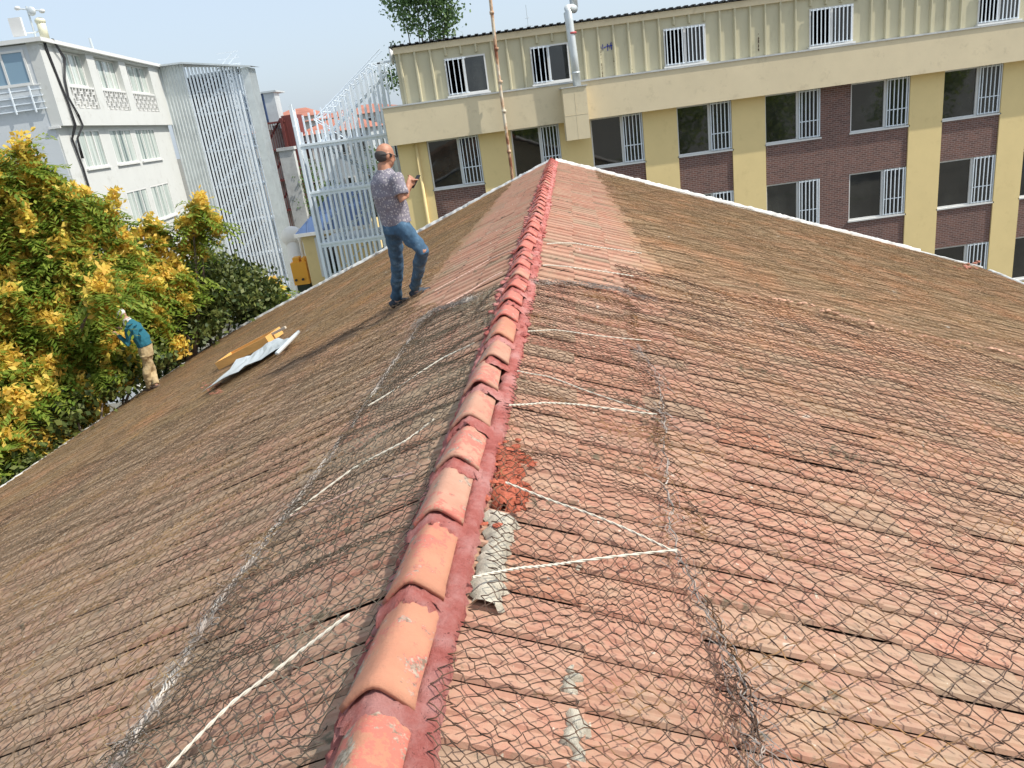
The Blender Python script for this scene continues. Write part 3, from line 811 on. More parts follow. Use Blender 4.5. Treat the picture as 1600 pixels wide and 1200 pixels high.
for hip, kn, an, ft in ((hipR, kneeF, ankF, footF), (hipL, kneeR, ankR, footR)):
    loft(body, [(hip, .09, .09), (hip.lerp(kn, .5), .072, .072), (kn, .055, .055), (kn.lerp(an, .35), .056, .056), (an, .036, .038), (ft + up * .03, .04, .04)], 12)
fuse(body, 'body', skin, man, .0075, 5)
# shirt
sh_ = MB()
loft(sh_, [(hipc + up * .015 + fwd * .01, .185, .15, lx), (hipc + up * .14, .19, .155, lx), (chest - up * .08, .20, .158, lx), (chest + up * .03, .208, .145, lx), (neck - up * .085, .19, .115, lx), (neck - up * .04, .10, .085, lx), (neck - up * .015, .075, .078, lx)], 18)
for sh, el in ((shR, elR), (shL, elL)):
    loft(sh_, [(sh + (chest - sh) * .35, .08, .085), (sh, .078, .08), (sh.lerp(el, .4), .076, .078), (sh.lerp(el, .74), .078, .08)], 12)
fuse(sh_, 'shirt', shirtm, man, .010, 5, .022)
je = MB()
loft(je, [(hipc + up * .07, .172, .135, lx), (hipc - up * .0, .178, .142, lx), (hipc - up * .08, .165, .135, lx)], 16)
for hip, kn, an in ((hipR, kneeF, ankF), (hipL, kneeR, ankR)):
    loft(je, [(hip - up * .01, .10, .115), (hip.lerp(kn, .35), .096, .10), (hip.lerp(kn, .7), .08, .083), (kn, .072, .074), (kn.lerp(an, .4), .068, .07), (kn.lerp(an, .8), .058, .060), (an + up * .02, .060, .062)], 14)
fuse(je, 'jeans', jeans, man, .010, 3, .032)
for ft, an in ((footF, ankF), (footR, ankR)):
    mb = MB()
    side_t = fwd.lerp(V3(U), .1).normalized()
    sl = Vector((0, 0, 1)) * .0
    g_ = (V3(S(fr[0], fr[1] + .3, 0)) - V3(S(fr[0], fr[1], 0))).normalized()
    tdir = (fwd + up * .12).normalized() if ft is footF else (fwd + up * .16 - lef * .2).normalized()
    loft(mb, [(ft - tdir * .11 + up * .04, .034, .036, lx), (ft - tdir * .05 + up * .05, .042, .055, lx), (ft + tdir * .03 + up * .04, .044, .045, lx), (ft + tdir * .11 + up * .025, .048, .03, lx), (ft + tdir * .165 + up * .022, .03, .02, lx)], 12)
    so = fuse(mb, 'shoe', shoem, man, .008, 4)
    mb = MB(); loft(mb, [(an + up * .05, .047, .047), (an - up * .03, .045, .045)], 12); mb.build('sock', sockm, man, True)
hb = MB()
ball(hb, head - hd * .033 - hu * .008, .082, .078, .072, 16, M3)
for s in (-1, 1): ball(hb, head + lef * .066 * s + hd * .01 + hu * .005, .018, .04, .026, 10, M3)
fuse(hb, 'hair', hairm, man, .008, 3)
mb = MB(); loft(mb, [(hipc + up * .045, .178, .141, lx), (hipc + up * .075, .178, .141, lx)], 20); mb.build('belt', M['black'], man, True)
gl = MB()
for s in (-1, 1): gl.tube([head + lef * .083 * s + hd * .09 + hu * .012, head + lef * .086 * s - hu * .0 - hd * .0 + hu * .018, head + lef * .084 * s - hd * .04 + hu * .0, head + lef * .07 * s - hd * .085 - hu * .012], .0035, 6)
gl.tube([head + lef * .083 + hd * .09 + hu * .012, head + hd * .108 + hu * .014, head - lef * .083 + hd * .09 + hu * .012], .0035, 6)
gl.build('glasses', M['black'], man)
ph = MB(); pc = (haR + haL) / 2 + fwd * .075 + up * .035
pn = (-fwd * .75 + up * .66).normalized(); pxv = lef; pyv = pn.cross(pxv).normalized()
Mp = Matrix(((pxv.x, pyv.x, pn.x, pc.x), (pxv.y, pyv.y, pn.y, pc.y), (pxv.z, pyv.z, pn.z, pc.z), (0, 0, 0, 1)))
ph.box(-.037, -.075, -.004, .037, .075, .004, M=Mp)
tag(ph.build('phone', M['black']), 'dark smartphone held up by the man in blue jeans', 'phone')

# --- man 2
f2 = on_roof(237, 613, -1); g2 = on_roof(247, 608, -1)
fA = V3(S(f2[0], f2[1], .03)); fB = V3(S(g2[0], g2[1], .03))
Y2 = fA.y
fw2 = Vector((-.93, .15, 0)).normalized(); le2 = Vector((-fw2.y, fw2.x, 0))
l2x = tuple(le2)
man2 = empty('person', fA, 'man in teal sweater and white cap bending into the tree at the roof edge', 'person')
hip2 = px(228, 549, Y2); waist2 = px(226, 538, Y2); ch2 = px(209, 512, Y2); nk2 = px(199, 500, Y2); hd2 = px(190, 492, Y2)
b2 = MB()
dirt = (ch2 - hip2).normalized()
loft(b2, [(hip2 - up * .06, .15, .12, l2x), (waist2, .15, .12, l2x), (ch2, .17, .12, l2x), (nk2, .07, .07, l2x), (hd2, .055, .055, l2x)], 14)
hf = (fw2 * .8 - up * .6).normalized(); hu2 = (up * .8 + fw2 * .6).normalized(); M32 = Matrix((l2x, tuple(hf), tuple(hu2))).transposed()
ball(b2, hd2, .076, .096, .108, 16, M32); ball(b2, hd2 + hf * .09 - hu2 * .02, .014, .018, .024, 8, M32); ball(b2, hd2 + hf * .05 - hu2 * .06, .05, .05, .05, 8, M32)
kA = px(229, 583, Y2 - .08); kB = px(238, 580, Y2 + .1)
aA = fA + up * .08; aB = fB + up * .08
shs = [ch2 + le2 * .18 * s + (nk2 - ch2) * .2 for s in (-1, 1)]
els = [px(210, 533, Y2) + le2 * .22, px(206, 524, Y2) - le2 * .26]; hs = [px(188, 521, Y2) + le2 * .1, px(186, 516, Y2) - le2 * .12]
for sh, el, ha in zip(shs, (els[1], els[0]), (hs[1], hs[0])):
    loft(b2, [(sh, .055, .055), (el, .042, .042), (ha, .028, .03)], 10)
    td = (ha - el).normalized(); palm = ha + td * .045
    loft(b2, [(ha, .02, .032), (palm, .018, .042), (palm + td * .035, .015, .038)], 8)
    wd = td.cross(up).normalized()
    for k in range(4): finger(b2, palm + td * .03 + wd * (-.03 + .02 * k), (td, td - up * .7), (.035, .03), .0095)
    finger(b2, palm - wd * .03, (td - wd,  td), (.035, .025), .011)
for s, kn, an in ((-1, kA, aA), (1, kB, aB)):
    loft(b2, [(hip2 + le2 * .085 * s, .09, .09), (kn, .055, .055), (an, .04, .04), (an - up * .05, .04, .04)], 10)
fuse(b2, 'body', skin2, man2, .009, 4)
khaki = mat('khaki_cloth', (0.42, 0.31, 0.17), 0.9); teal = mat('teal_knit', (0.015, 0.12, 0.17), 0.95)
t = NT(khaki); t.col(t.ramp(t.noise(9, 5, .7), [(0.35, (0.33, 0.24, 0.12)), (0.65, (0.48, 0.37, 0.21))]))
sw = MB()
loft(sw, [(waist2 - dirt * .03, .175, .14, l2x), (waist2 + dirt * .12, .185, .155, l2x), (ch2, .20, .145, l2x), (ch2.lerp(nk2, .6), .14, .10, l2x), (nk2 - dirt * .02, .08, .08, l2x)], 14)
for sh, el, ha in zip(shs, (els[1], els[0]), (hs[1], hs[0])):
    loft(sw, [(sh, .075, .078), (sh.lerp(el, .6), .066, .066), (el, .06, .06), (el.lerp(ha, .5), .05, .05), (el.lerp(ha, .92), .042, .042)], 10)
fuse(sw, 'sweater', teal, man2, .011, 4, .03)
tr = MB()
loft(tr, [(waist2 - dirt * .0, .165, .13, l2x), (hip2, .175, .15, l2x), (hip2 - up * .1, .165, .14, l2x)], 14)
for s, kn, an in ((-1, kA, aA), (1, kB, aB)):
    loft(tr, [(hip2 + le2 * .085 * s - up * .02, .10, .12), ((hip2 + le2 * .085 * s).lerp(kn, .6), .095, .10), (kn, .085, .088), (kn.lerp(an, .5), .075, .078), (an + up * .01, .066, .07)], 12)
fuse(tr, 'trousers', khaki, man2, .011, 3, .035)
for an in (aA, aB):
    mb = MB(); c_ = an - up * .04
    loft(mb, [(c_ - fw2 * .08, .035, .03, l2x), (c_, .045, .045, l2x), (c_ + fw2 * .1, .045, .035, l2x), (c_ + fw2 * .16, .03, .02, l2x)], 10); fuse(mb, 'shoe', mat('worn_shoe', (.12, .08, .06), .9), man2, .01, 3)
cp = MB(); ball(cp, hd2 + hu2 * .035 - hf * .015, .088, .105, .085, 16, M32); ball(cp, hd2 + hf * .1 + hu2 * .03, .06, .05, .008, 10, M32)
fuse(cp, 'cap', M['white'], man2, .01, 2)
cl = MB(); loft(cl, [(nk2 - dirt * .10 + fw2 * .03, .105, .10, l2x), (nk2 - dirt * .02 + fw2 * .01, .098, .095, l2x), (nk2 + dirt * .05, .08, .08, l2x)], 14); fuse(cl, 'neck_towel', M['white'], man2, .011, 2, .02)

# ------------------------------------------------------------ the long yellow building opposite
yb = empty('yellow_building', (9, 31, -10), 'long cream building with brown brick panels and a ribbed sheet-clad top storey', 'building')
YF = 31.0
XL, XR = -3.15, 27.0
mb = MB(); mb.box(XL, YF + .25, -10, XR, YF + 12, .6); mb.build('wall', M['yellow'], yb)
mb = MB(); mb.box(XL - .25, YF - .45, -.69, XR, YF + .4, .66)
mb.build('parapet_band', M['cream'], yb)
mb = MB(); mb.box(XL - .29, YF - .49, .66, XR, YF + .45, .72); mb.build('parapet_coping', M['verge_grey'], yb)
bays = [(-2.02, 0.0), (1.24, 3.12), (4.33, 6.37), (7.69, 9.83), (11.13, 13.31), (14.5, 16.8), (18.12, 20.42), (21.5, 23.8)]
rows = [(-2.52, -.70), (-5.96, -4.1), (-9.4, -7.6)]
cur = XL
for i, (a, b) in enumerate(bays + [(XR, XR)]):
    if cur is not None and a > cur:
        if i == 5:
            mb = MB(); mb.box(cur, YF + .06, -10, a, YF + .25, -.69); mb.build('brick_panel', M['brick'], yb)
        else:
            mb = MB(); mb.box(cur, YF, -10, a, YF + .25, -.69); mb.build('pillar', M['yellow'], yb)
    cur = b
for (a, b) in bays:
    for z0, z1 in ((-4.1, -2.52), (-7.6, -5.96)):
        mb = MB(); mb.box(a, YF + .06, z0 + .003, b, YF + .25, z1 - .003); mb.build('brick_panel', M['brick'], yb)
def window_frames(x0, x1, z0, z1, yf, split, grille_both=False, grille_left=False, curtain=False, dark=True, nb=5):
    w = MB(); fw_ = .055
    w.box(x0, yf, z0, x0 + fw_, yf + .07, z1); w.box(x1 - fw_, yf, z0, x1, yf + .07, z1)
    w.box(x0 + fw_, yf, z1 - fw_, x1 - fw_, yf + .07, z1); w.box(x0 + fw_, yf, z0, x1 - fw_, yf + .07, z0 + fw_)
    xs = x0 + (x1 - x0) * split
    w.box(xs - .05, yf - .004, z0 + fw_, xs + .05, yf + .066, z1 - fw_)
    wo = w.build('window', M['white'], yb)
    s_ = MB(); s_.box(x0 - .05, yf - .12, z0 - .06, x1 + .05, yf + .08, z0 - .002); so = s_.build('sill', M['white'], wo)
    p = MB(); p.quad((x0 + fw_, yf + .05, z0 + fw_), (xs - .05, yf + .05, z0 + fw_), (xs - .05, yf + .05, z1 - fw_), (x0 + fw_, yf + .05, z1 - fw_))
    p.quad((xs + .05, yf + .035, z0 + fw_), (x1 - fw_, yf + .035, z0 + fw_), (x1 - fw_, yf + .035, z1 - fw_), (xs + .05, yf + .035, z1 - fw_))
    p.build('pane', M['glass'], wo)
    spans = [(xs + .07, x1 - .03)]
    if grille_both: spans = [(x0 + .03, xs - .04), (xs + .04, x1 - .03)]
    if grille_left: spans = [(x0 + .05, xs + .1)]
    for a, b in spans:
        g = MB()
        for k in range(nb): xx = a + (b - a) * (k + .5) / nb; g.box(xx - .016, yf - .09, z0 + .03, xx + .016, yf - .058, z1 - .02)
        for zz in ((z0 + .06, z1 - .06) if (grille_both or grille_left) else (z0 + .06, z0 + (z1 - z0) * .36, z1 - .06)): g.box(a, yf - .058, zz - .016, b, yf - .04, zz + .016)
        if not (grille_both or grille_left):
            g.box(a - .03, yf - .075, z0 + .03, a, yf - .02, z1 - .02); g.box(b, yf - .075, z0 + .03, b + .03, yf - .02, z1 - .02)
        g.build('grille', M['white_bar'], wo)
    return wo
for (a, b) in bays:
    for z0, z1 in rows:
        window_frames(a + .01, b - .01, z0, z1, YF + .12, .60)
# sheet clad storey
CF = YF + .28
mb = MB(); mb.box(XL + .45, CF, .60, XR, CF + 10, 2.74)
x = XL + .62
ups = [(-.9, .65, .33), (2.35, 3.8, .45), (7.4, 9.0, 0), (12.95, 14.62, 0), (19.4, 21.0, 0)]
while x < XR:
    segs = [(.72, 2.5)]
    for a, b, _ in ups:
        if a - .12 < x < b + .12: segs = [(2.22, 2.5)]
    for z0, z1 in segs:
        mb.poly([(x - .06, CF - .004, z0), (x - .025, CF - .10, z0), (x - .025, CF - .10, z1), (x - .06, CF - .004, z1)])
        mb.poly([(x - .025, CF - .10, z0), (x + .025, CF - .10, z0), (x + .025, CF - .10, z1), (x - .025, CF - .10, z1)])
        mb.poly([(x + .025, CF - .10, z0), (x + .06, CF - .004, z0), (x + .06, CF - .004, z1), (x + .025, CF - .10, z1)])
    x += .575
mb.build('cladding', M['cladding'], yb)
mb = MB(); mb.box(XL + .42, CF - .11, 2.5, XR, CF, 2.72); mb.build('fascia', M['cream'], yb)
mb = MB()
n = int((XR - XL) / .14)
for i in range(n):
    x0 = XL + .3 + i * .14; h_ = (0, .035)[i % 2]
    mb.box(x0, CF - .22, 2.745 + h_, x0 + .138, CF + 10.2, 2.78 + h_)
mb.build('sheet_roof', M['black'], yb)
for a, b, s in ups:
    window_frames(a, b, .80, 2.12, CF - .05, .46 if s else .5, grille_both=(s == 0), grille_left=(s != 0), nb=(4 if s else 5))
# chimney box, flue
mb = MB(); mb.box(3.28, YF - .98, -.1 - 1.24, 4.17, YF - .452, .50); mb.box(3.715, YF - .985, -1.33, 3.735, YF - .98, .49); mb.box(3.285, YF - .986, -.47, 4.165, YF - .98, -.455)
mb.build('chimney_box', M['cream'], yb)
mb = MB(); mb.box(3.24, YF - 1.02, .502, 4.21, YF - .40, .54); mb.build('chimney_box_lid', M['verge_grey'], yb)
mb = MB()
mb.tube([(3.88, YF - .72, .54), (3.85, YF - .72, 1.6), (3.80, YF - .72, 2.75), (3.78, YF - .70, 3.0), (3.83, YF - .55, 3.16), (4.0, YF - .2, 3.2), (4.12, YF + .1, 3.2), (4.15, YF + .2, 3.25), (4.15, YF + .2, 5)], .15, 14)
fl = mb.build('flue_pipe', M['galv'], yb, True)
for z_ in (.95, 2.3):
    mb = MB(); mb.tube([(3.865, YF - .72, z_), (3.863, YF - .72, z_ + .07)], .165, 14); mb.build('flue_band', mat('red_tape', (.45, .08, .08), .6) if z_ > 2 else M['galv'], yb, True)
mb = MB(); mb.tube([(-2.42, YF - .08, -.75), (-2.42, YF - .08, -10)], .06, 10); mb.build('drainpipe', M['yellow'], yb, True)
mb = MB()
for pts_ in ([(4.98, 1.62), (4.98, 1.86), (5.10, 1.70), (5.10, 1.88)], [(5.14, 1.76), (5.22, 1.78)], [(5.28, 1.64), (5.28, 1.88), (5.36, 1.72), (5.42, 1.92), (5.42, 1.66)], [(5.24, 1.80), (5.46, 1.80)]):
    mb.tube([(p[0], CF - .012, p[1]) for p in pts_], .018, 5)
mb.build('blue_paint_mark', mat('blue_spray', (.02, .04, .35), .6), yb)
# rust streaks with a shape of their own on the cladding near the flue
pts = []
for xr_, zt in ((4.97, 1.9), (5.5, 1.5), (6.1, 1.9), (5.0, 1.2), (6.12, 1.0), (11.0, 1.6)):
    for _ in range(26): pts.append((np.array([xr_ + rng.normal(0, .012), CF - .056, zt - rng.uniform(0, .7)]), rng.uniform(.005, .017)))
tag(lumps(pts, 'rust_patch', mat('dark_rust', (.06, .035, .02), .9), yb, 2.2, 21), kind='stuff')
# antenna and lightning rod behind
mb = MB(); mb.tube([(2.75, 36, 2.8), (2.75, 36, 4.1)], .012, 5); mb.tube([(2.6, 36, 3.3), (2.95, 36, 3.3)], .01, 5); mb.tube([(2.66, 36, 3.6), (2.84, 36, 3.6)], .01, 5)
tag(mb.build('tv_antenna', M['galv']), 'thin aerial standing on the cream building left of the flue', 'antenna')
po = empty('rusty_pole', (1.06, 30.25, -10), 'tall rusty peeling pipe rising in front of the cream building', 'pole')
mb = MB(); mb.tube([(1.06 + .02 * math.sin(k), 30.25, -10 + k * 1.0) for k in range(17)], .062, 10); mb.build('pipe', M['rust'], po, True)
for z_ in (-1.5, -.05, .98, 2.1, 3.3):
    mb = MB(); mb.tube([(1.07, 30.25, z_), (1.07, 30.25, z_ + .10)], .085, 10); mb.build('pipe_collar', M['rust'], po, True)

# ------------------------------------------------------------ white cage stair beside it
def cage_lines(par, name, P0, P1, zb, zt_f, step, r, m):
    P0 = np.array(P0); P1 = np.array(P1); L = float(np.linalg.norm(P1 - P0)); n = int(L / step); mb = MB()
    for i in range(n + 1):
        f = i / n; p = P0 + (P1 - P0) * f
        mb.box(p[0] - r, p[1] - r, zb, p[0] + r, p[1] + r, zt_f(f))
    return mb.build(name, m, par)
wc = empty('white_stair_cage', (-5.9, 34, -10), 'white barred fire-escape cage left of the cream building', 'fire escape')
A_, B_, C2_ = (-7.35, 33.2), (-3.75, 33.2), (-8.4, 38.5)
def topf(f): return .45 + max(0, (f - .55)) * 4.2 if f > .55 else .45 - .0 * f
cage_lines(wc, 'front_bars', A_, B_, -10, lambda f: (.25 if f < .3 else min(2.1, .25 + (f - .3) * 3.6)), .205, .046, M['white_bar'])
cage_lines(wc, 'rear_bars', (-8.0, 36.9), (-3.75, 36.9), -10, lambda f: .9 + 1.2 * f, .27, .038, M['white_bar'])
cage_lines(wc, 'side_bars', A_, C2_, -10, lambda f: 1.2, .28, .03, M['white_bar'])
mb = MB()
for z_ in (-8.8, -6.6, -4.35, -2.2, -.3):
    mb = MB(); mb.box(-7.4, 33.12, z_, -3.72, 33.17, z_ + .09); mb.box(-7.4, 33.165, z_ - .12, -3.72, 36.8, z_ - .002); mb.build('landing', M['white_bar'], wc)
for k, (xa, za, xb, zb_) in enumerate([(-7.2, -4.6, -4.2, -2.4), (-4.2, -2.3, -6.9, -.2), (-7.2, -6.8, -4.2, -4.6), (-6.9, -.2, -3.6, 2.2)]):
    mb = MB(); yy = 34.2 + .9 * (k % 2)
    for s in range(11):
        f = s / 10; mb.box(xa + (xb - xa) * f - .13, yy, za + (zb_ - za) * f, xa + (xb - xa) * f + .13, yy + .8, za + (zb_ - za) * f + .03)
    for y_ in (yy, yy + .8):
        mb.tube([(xa, y_, za - .1), (xb, y_, zb_ - .1)], .05, 6); mb.tube([(xa, y_, za + .9), (xb, y_, zb_ + .9)], .025, 6)
    mb.build('stair_flight', M['white_bar'], wc)
mb = MB()   # sloping hooped canopy over the top flight
for s in range(13):
    f = s / 12; x_ = -6.6 + 3.2 * f; z_ = .75 + 1.75 * min(1, f * 1.25)
    mb.tube([(x_, 34.0, z_ - 1.1), (x_, 34.0, z_ - .05), (x_ + .06, 34.1, z_), (x_ + .06, 36.0, z_), (x_, 36.1, z_ - .05), (x_, 36.1, z_ - 1.1)], .022, 5)
for y_ in (34.05, 34.7, 35.3, 36.05): mb.tube([(-6.6, y_, .75), (-4.04, y_, 2.5), (-3.4, y_, 2.5)], .02, 5)
mb.build('canopy_hoops', M['white_bar'], wc)
mb = MB()
mb.box(-7.38, 33.1, -10, -7.28, 33.2, .5); mb.box(-3.62, 33.3, -10, -3.5, 33.42, 2.45)
mb.box(-3.62, 33.3, 2.40, -2.9, 33.42, 2.48)
for p in (A_, C2_): mb.box(p[0] - .06, p[1] - .06, -10, p[0] + .06, p[1] + .06, 1.35)
mb.build('corner_post', M['white_bar'], wc)
# fine mesh on the left flank
mb = MB(); P0 = np.array(A_); P1 = np.array(C2_)
for k in range(60):
    f = k / 59; p = P0 + (P1 - P0) * f; mb.box(p[0] - .008, p[1] - .008, -10, p[0] + .008, p[1] + .008, 1.2)
for k in range(75):
    z_ = -9.9 + k * .15; mb.tube([(P0[0], P0[1] - .0, z_), (P1[0], P1[1], z_)], .008, 4)
mb.build('wire_panel', M['white_bar'], wc)
ds = empty('satellite_dish', (-2.95, 33.5, 1.9), 'small white satellite dish at the left end of the clad storey', 'satellite dish')
mb = MB(); c_ = np.array([-3.0, 33.4, 2.62])
ball(mb, c_, .1, .28, .33, 14); mb.build('dish', M['white'], ds, True)
mb = MB(); mb.tube([(-2.9, 33.4, 1.9), (-2.9, 33.4, 2.62), (-2.55, 33.4, 2.62), (-2.55, 33.4, 1.9)], .03, 6); mb.tube([(-2.95, 33.4, 2.25), (-2.5, 33.4, 2.25)], .02, 6); mb.build('bracket', M['galv'], ds)
ac = MB(); ac.box(-2.95, 34.0, 1.0, -2.35, 34.4, 1.5); ac.box(-2.9, 33.95, 1.05, -2.5, 34.0, 1.45)
tag(ac.build('air_conditioner', M['white']), 'white air conditioner box behind the corner of the clad storey', 'air conditioner')

# ------------------------------------------------------------ small yellow house with a blue roof
sh0 = empty('small_house', (-9.4, 42, -10), 'small yellow hut with a blue sheet roof behind the white cage', 'house')
mb = MB(); mb.box(-10.15, 42, -10, -6.5, 46, -4.85); mb.build('wall', M['yellow'], sh0)
mb = MB(); mb.poly([(-10.45, 41.7, -4.75), (-6.3, 41.7, -4.75), (-6.3, 44, -2.9), (-8.4, 44, -2.9)]); mb.poly([(-10.45, 46.3, -4.75), (-10.45, 41.7, -4.75), (-8.4, 44, -2.9)]); mb.poly([(-6.3, 46.3, -4.75), (-10.45, 46.3, -4.75), (-8.4, 44, -2.9), (-6.3, 44, -2.9)])
for k in range(9):
    x_ = -10.2 + k * .45; f = min(1, (x_ + 10.45) / 2.05); mb.tube([(x_, 41.69, -4.72), (x_ + .0, 41.7 + 2.3 * f, -4.72 + 1.85 * f)], .025, 4)
mb.build('roof', M['blue_roof'], sh0)
mb = MB(); mb.box(-10.47, 41.66, -4.9, -6.3, 41.7, -4.72); mb.build('fascia', M['white'], sh0)
mb = MB()
for b in ((-9.5, -9.38), (-8.5, -8.38)): mb.box(b[0], 41.93, -7.1, b[1], 42.0, -5.15)
mb.box(-9.5, 41.93, -7.2, -8.38, 42, -7.1); mb.box(-9.5, 41.93, -5.15, -8.38, 42, -5.05)
w_ = mb.build('window', M['white'], sh0); mb = MB(); mb.quad((-9.38, 41.97, -7.1), (-8.5, 41.97, -7.1), (-8.5, 41.97, -5.15), (-9.38, 41.97, -5.15)); mb.build('pane', M['glass'], w_)
# orange machine
mc = empty('orange_machine', (-10.8, 43, -10), 'orange metal machine on a dark base beside the small hut', 'machine')
mb = MB(); mb.box(-11.25, 42.6, -7.6, -10.4, 43.4, -6.35); mb.box(-11.1, 42.7, -6.35, -10.75, 43.3, -6.1); mb.box(-10.62, 42.7, -6.35, -10.45, 43.3, -6.15); mb.build('cabinet', M['orange'], mc)
mb = MB(); mb.box(-11.15, 42.65, -10, -10.45, 43.35, -7.6); mb.build('base', mat('dark_green_paint', (.02, .035, .02), .8), mc)
for x_ in (-11.1, -10.72): mb = MB(); mb.tube([(x_, 42.59, -7.3), (x_, 42.5, -7.3)], .07, 8); mb.build('knob', M['black'], mc)
mb = MB(); mb.tube([(-10.9, 44.5, -10), (-10.9, 44.5, -5.4), (-10.95, 44.4, -5.1)], .1, 8); lp = empty('white_tank', (-11.2, 45, -10), 'round-topped white tank behind the orange machine', 'tank')
mb.build('pipe', M['white'], lp, True); mb = MB(); ball(mb, (-11.4, 45, -5.2), .65, .5, .6, 16); mb.build('dome', M['white'], lp, True)
mb = MB(); mb.tube([(-11.4, 45, -10), (-11.4, 45, -5.4)], .45, 14); mb.build('body', M['white'], lp, True)

# ------------------------------------------------------------ left building
hA = R(-4.2)
tt = np.array([math.sin(hA), math.cos(hA), 0]); nn = np.array([math.cos(hA), -math.sin(hA), 0])
C0 = np.array([-16.3346, 33.0, 0])
ML = Matrix(((nn[0], tt[0], 0, C0[0]), (nn[1], tt[1], 0, C0[1]), (0, 0, 1, 0), (0, 0, 0, 1)))   # local: x = out of the facade, y = along it
lb = empty('left_building', C0 + np.array([-3, 7, -10]), 'off-white three-storey block with lattice balconies behind the flowering tree', 'building')
def LB(): return MB()
def lbox(mb, *b): mb.box(*b, M=ML)
mb = MB(); lbox(mb, -9, .0, -10, -.35, 14.6, 1.70); lbox(mb, -9, .0, 1.70, -.45, 14.6, 4.75); mb.build('wall', M['leftend'], lb)
mb = MB(); lbox(mb, -.35, .02, -10, -.28, 14.58, -3.05)
for z0, z1 in ((-1.3, -.04), (1.55, 1.70)): lbox(mb, -.35, .02, z0, -.28, 14.58, z1)
groups_mid = [(1.7, 4.2), (5.3, 8.2), (8.75, 11.85)]
edges = [.02] + [e for g in groups_mid for e in g] + [14.58]
for k in range(0, len(edges), 2):
    lbox(mb, -.35, edges[k], -.04, -.28, edges[k + 1], 1.55); lbox(mb, -.35, edges[k], -3.05, -.28, edges[k + 1], -1.3)
mb.build('facade', M['leftwall'], lb)
mb = MB(); lbox(mb, -.45, -.02, 1.70, .0, 14.6, 2.38); lbox(mb, -.45, -.02, 4.70, .05, 14.6, 4.78)
tops = [(1.75, 4.4), (5.3, 8.35), (9.25, 12.8)]
ed = [-.02] + [e for g in tops for e in g] + [14.6]
for k in range(0, len(ed), 2): lbox(mb, -.45, ed[k], 2.38, .0, ed[k + 1], 4.70)
mb.build('facade', M['leftwall'], lb)
mb = MB(); lbox(mb, -9.2, -.2, 4.78, .22, 14.7, 4.93); mb.build('roof_edge', M['white'], lb)
def lwin(y0, y1, z0, z1, x, n, curtain=True, pale=True):
    mb = MB(); f = .07
    lbox(mb, x, y0, z0, x + .06, y0 + f, z1); lbox(mb, x, y1 - f, z0, x + .06, y1, z1); lbox(mb, x, y0 + f, z0, x + .06, y1 - f, z0 + f); lbox(mb, x, y0 + f, z1 - f, x + .06, y1 - f, z1)
    for k in range(1, n):
        yy = y0 + (y1 - y0) * k / n; lbox(mb, x + .002, yy - .045, z0 + f, x + .062, yy + .045, z1 - f)
    w = mb.build('window', M['white'], lb)
    mb = MB(); lbox(mb, x - .02, y0 + f, z0 + f, x + .02, y1 - f, z1 - f); mb.build('pane', M['glass_pale'] if pale else M['glass'], w)
    mb = MB(); lbox(mb, x, y0 - .08, z0 - .08, x + .16, y1 + .08, z0 - .004); mb.build('sill', M['white'], w)
    return w
for a, b in groups_mid:
    m_ = (a + b) / 2
    lwin(a, b, -.03, 1.55, -.34, 3); lwin(a, b, -3.04, -1.3, -.34, 3)
for a, b in tops:
    lwin(a, b, 3.33, 4.68, -.30, 4)
    mb = MB()       # pierced lattice under each top window
    lbox(mb, -.42, a, 2.38, -.38, b, 3.25)
    nL = int((b - a) / .30)
    for i in range(nL + 1):
        yy = a + (b - a) * i / nL
        for j in range(4):
            zz = 2.42 + j * .21
            lbox(mb, -.12 + .02 * (j % 2), yy - .035, zz, -.06 + .02 * (j % 2), yy + .035, zz + .2)
            lbox(mb, -.13, yy + (.0 if j % 2 else .0), zz + .15 * ((i + j) % 2), -.05, min(b, yy + .30), zz + .05 + .15 * ((i + j) % 2))
    lbox(mb, -.14, a, 3.22, -.03, b, 3.30)
    mb.build('lattice', M['white'], lb)
# end face window and brackets
def ebox(mb, x0, x1, z0, z1, d0=-.06, d1=0): lbox(mb, x0, d0, z0, x1, d1, z1)
for xa, xb in ((-2.4, -.62), (-5.0, -3.2)):
    mb = MB()
    for x_ in (xa, (xa + xb) / 2 - .03, xb - .08): ebox(mb, x_, x_ + .08, 3.4, 4.5)
    ebox(mb, xa, xb, 4.5, 4.58); ebox(mb, xa, xb, 3.3, 3.4)
    w_ = mb.build('window', M['white'], lb); mb = MB(); ebox(mb, xa + .08, xb - .08, 3.4, 4.5, -.03, 0); mb.build('pane', mat('sky_blue_glass', (.22, .33, .42), .2), w_)
    mb = MB()
    for k in range(4): ebox(mb, xa - .1, xb + .25, 2.40 + k * .24, 2.44 + k * .24, -.12, -.06)
    for k in range(3): ebox(mb, xa + .1 + k * .75, xa + .15 + k * .75, 2.3, 3.28, -.16, -.12)
    mb.build('drying_rack', M['white_bar'], lb)
mb = MB(); ebox(mb, -9, -.36, 3.28, 3.33, -.03, 0); ebox(mb, -.55, -.1, 1.62, 1.70, -.1, 0); mb.build('ledge', M['white'], lb)
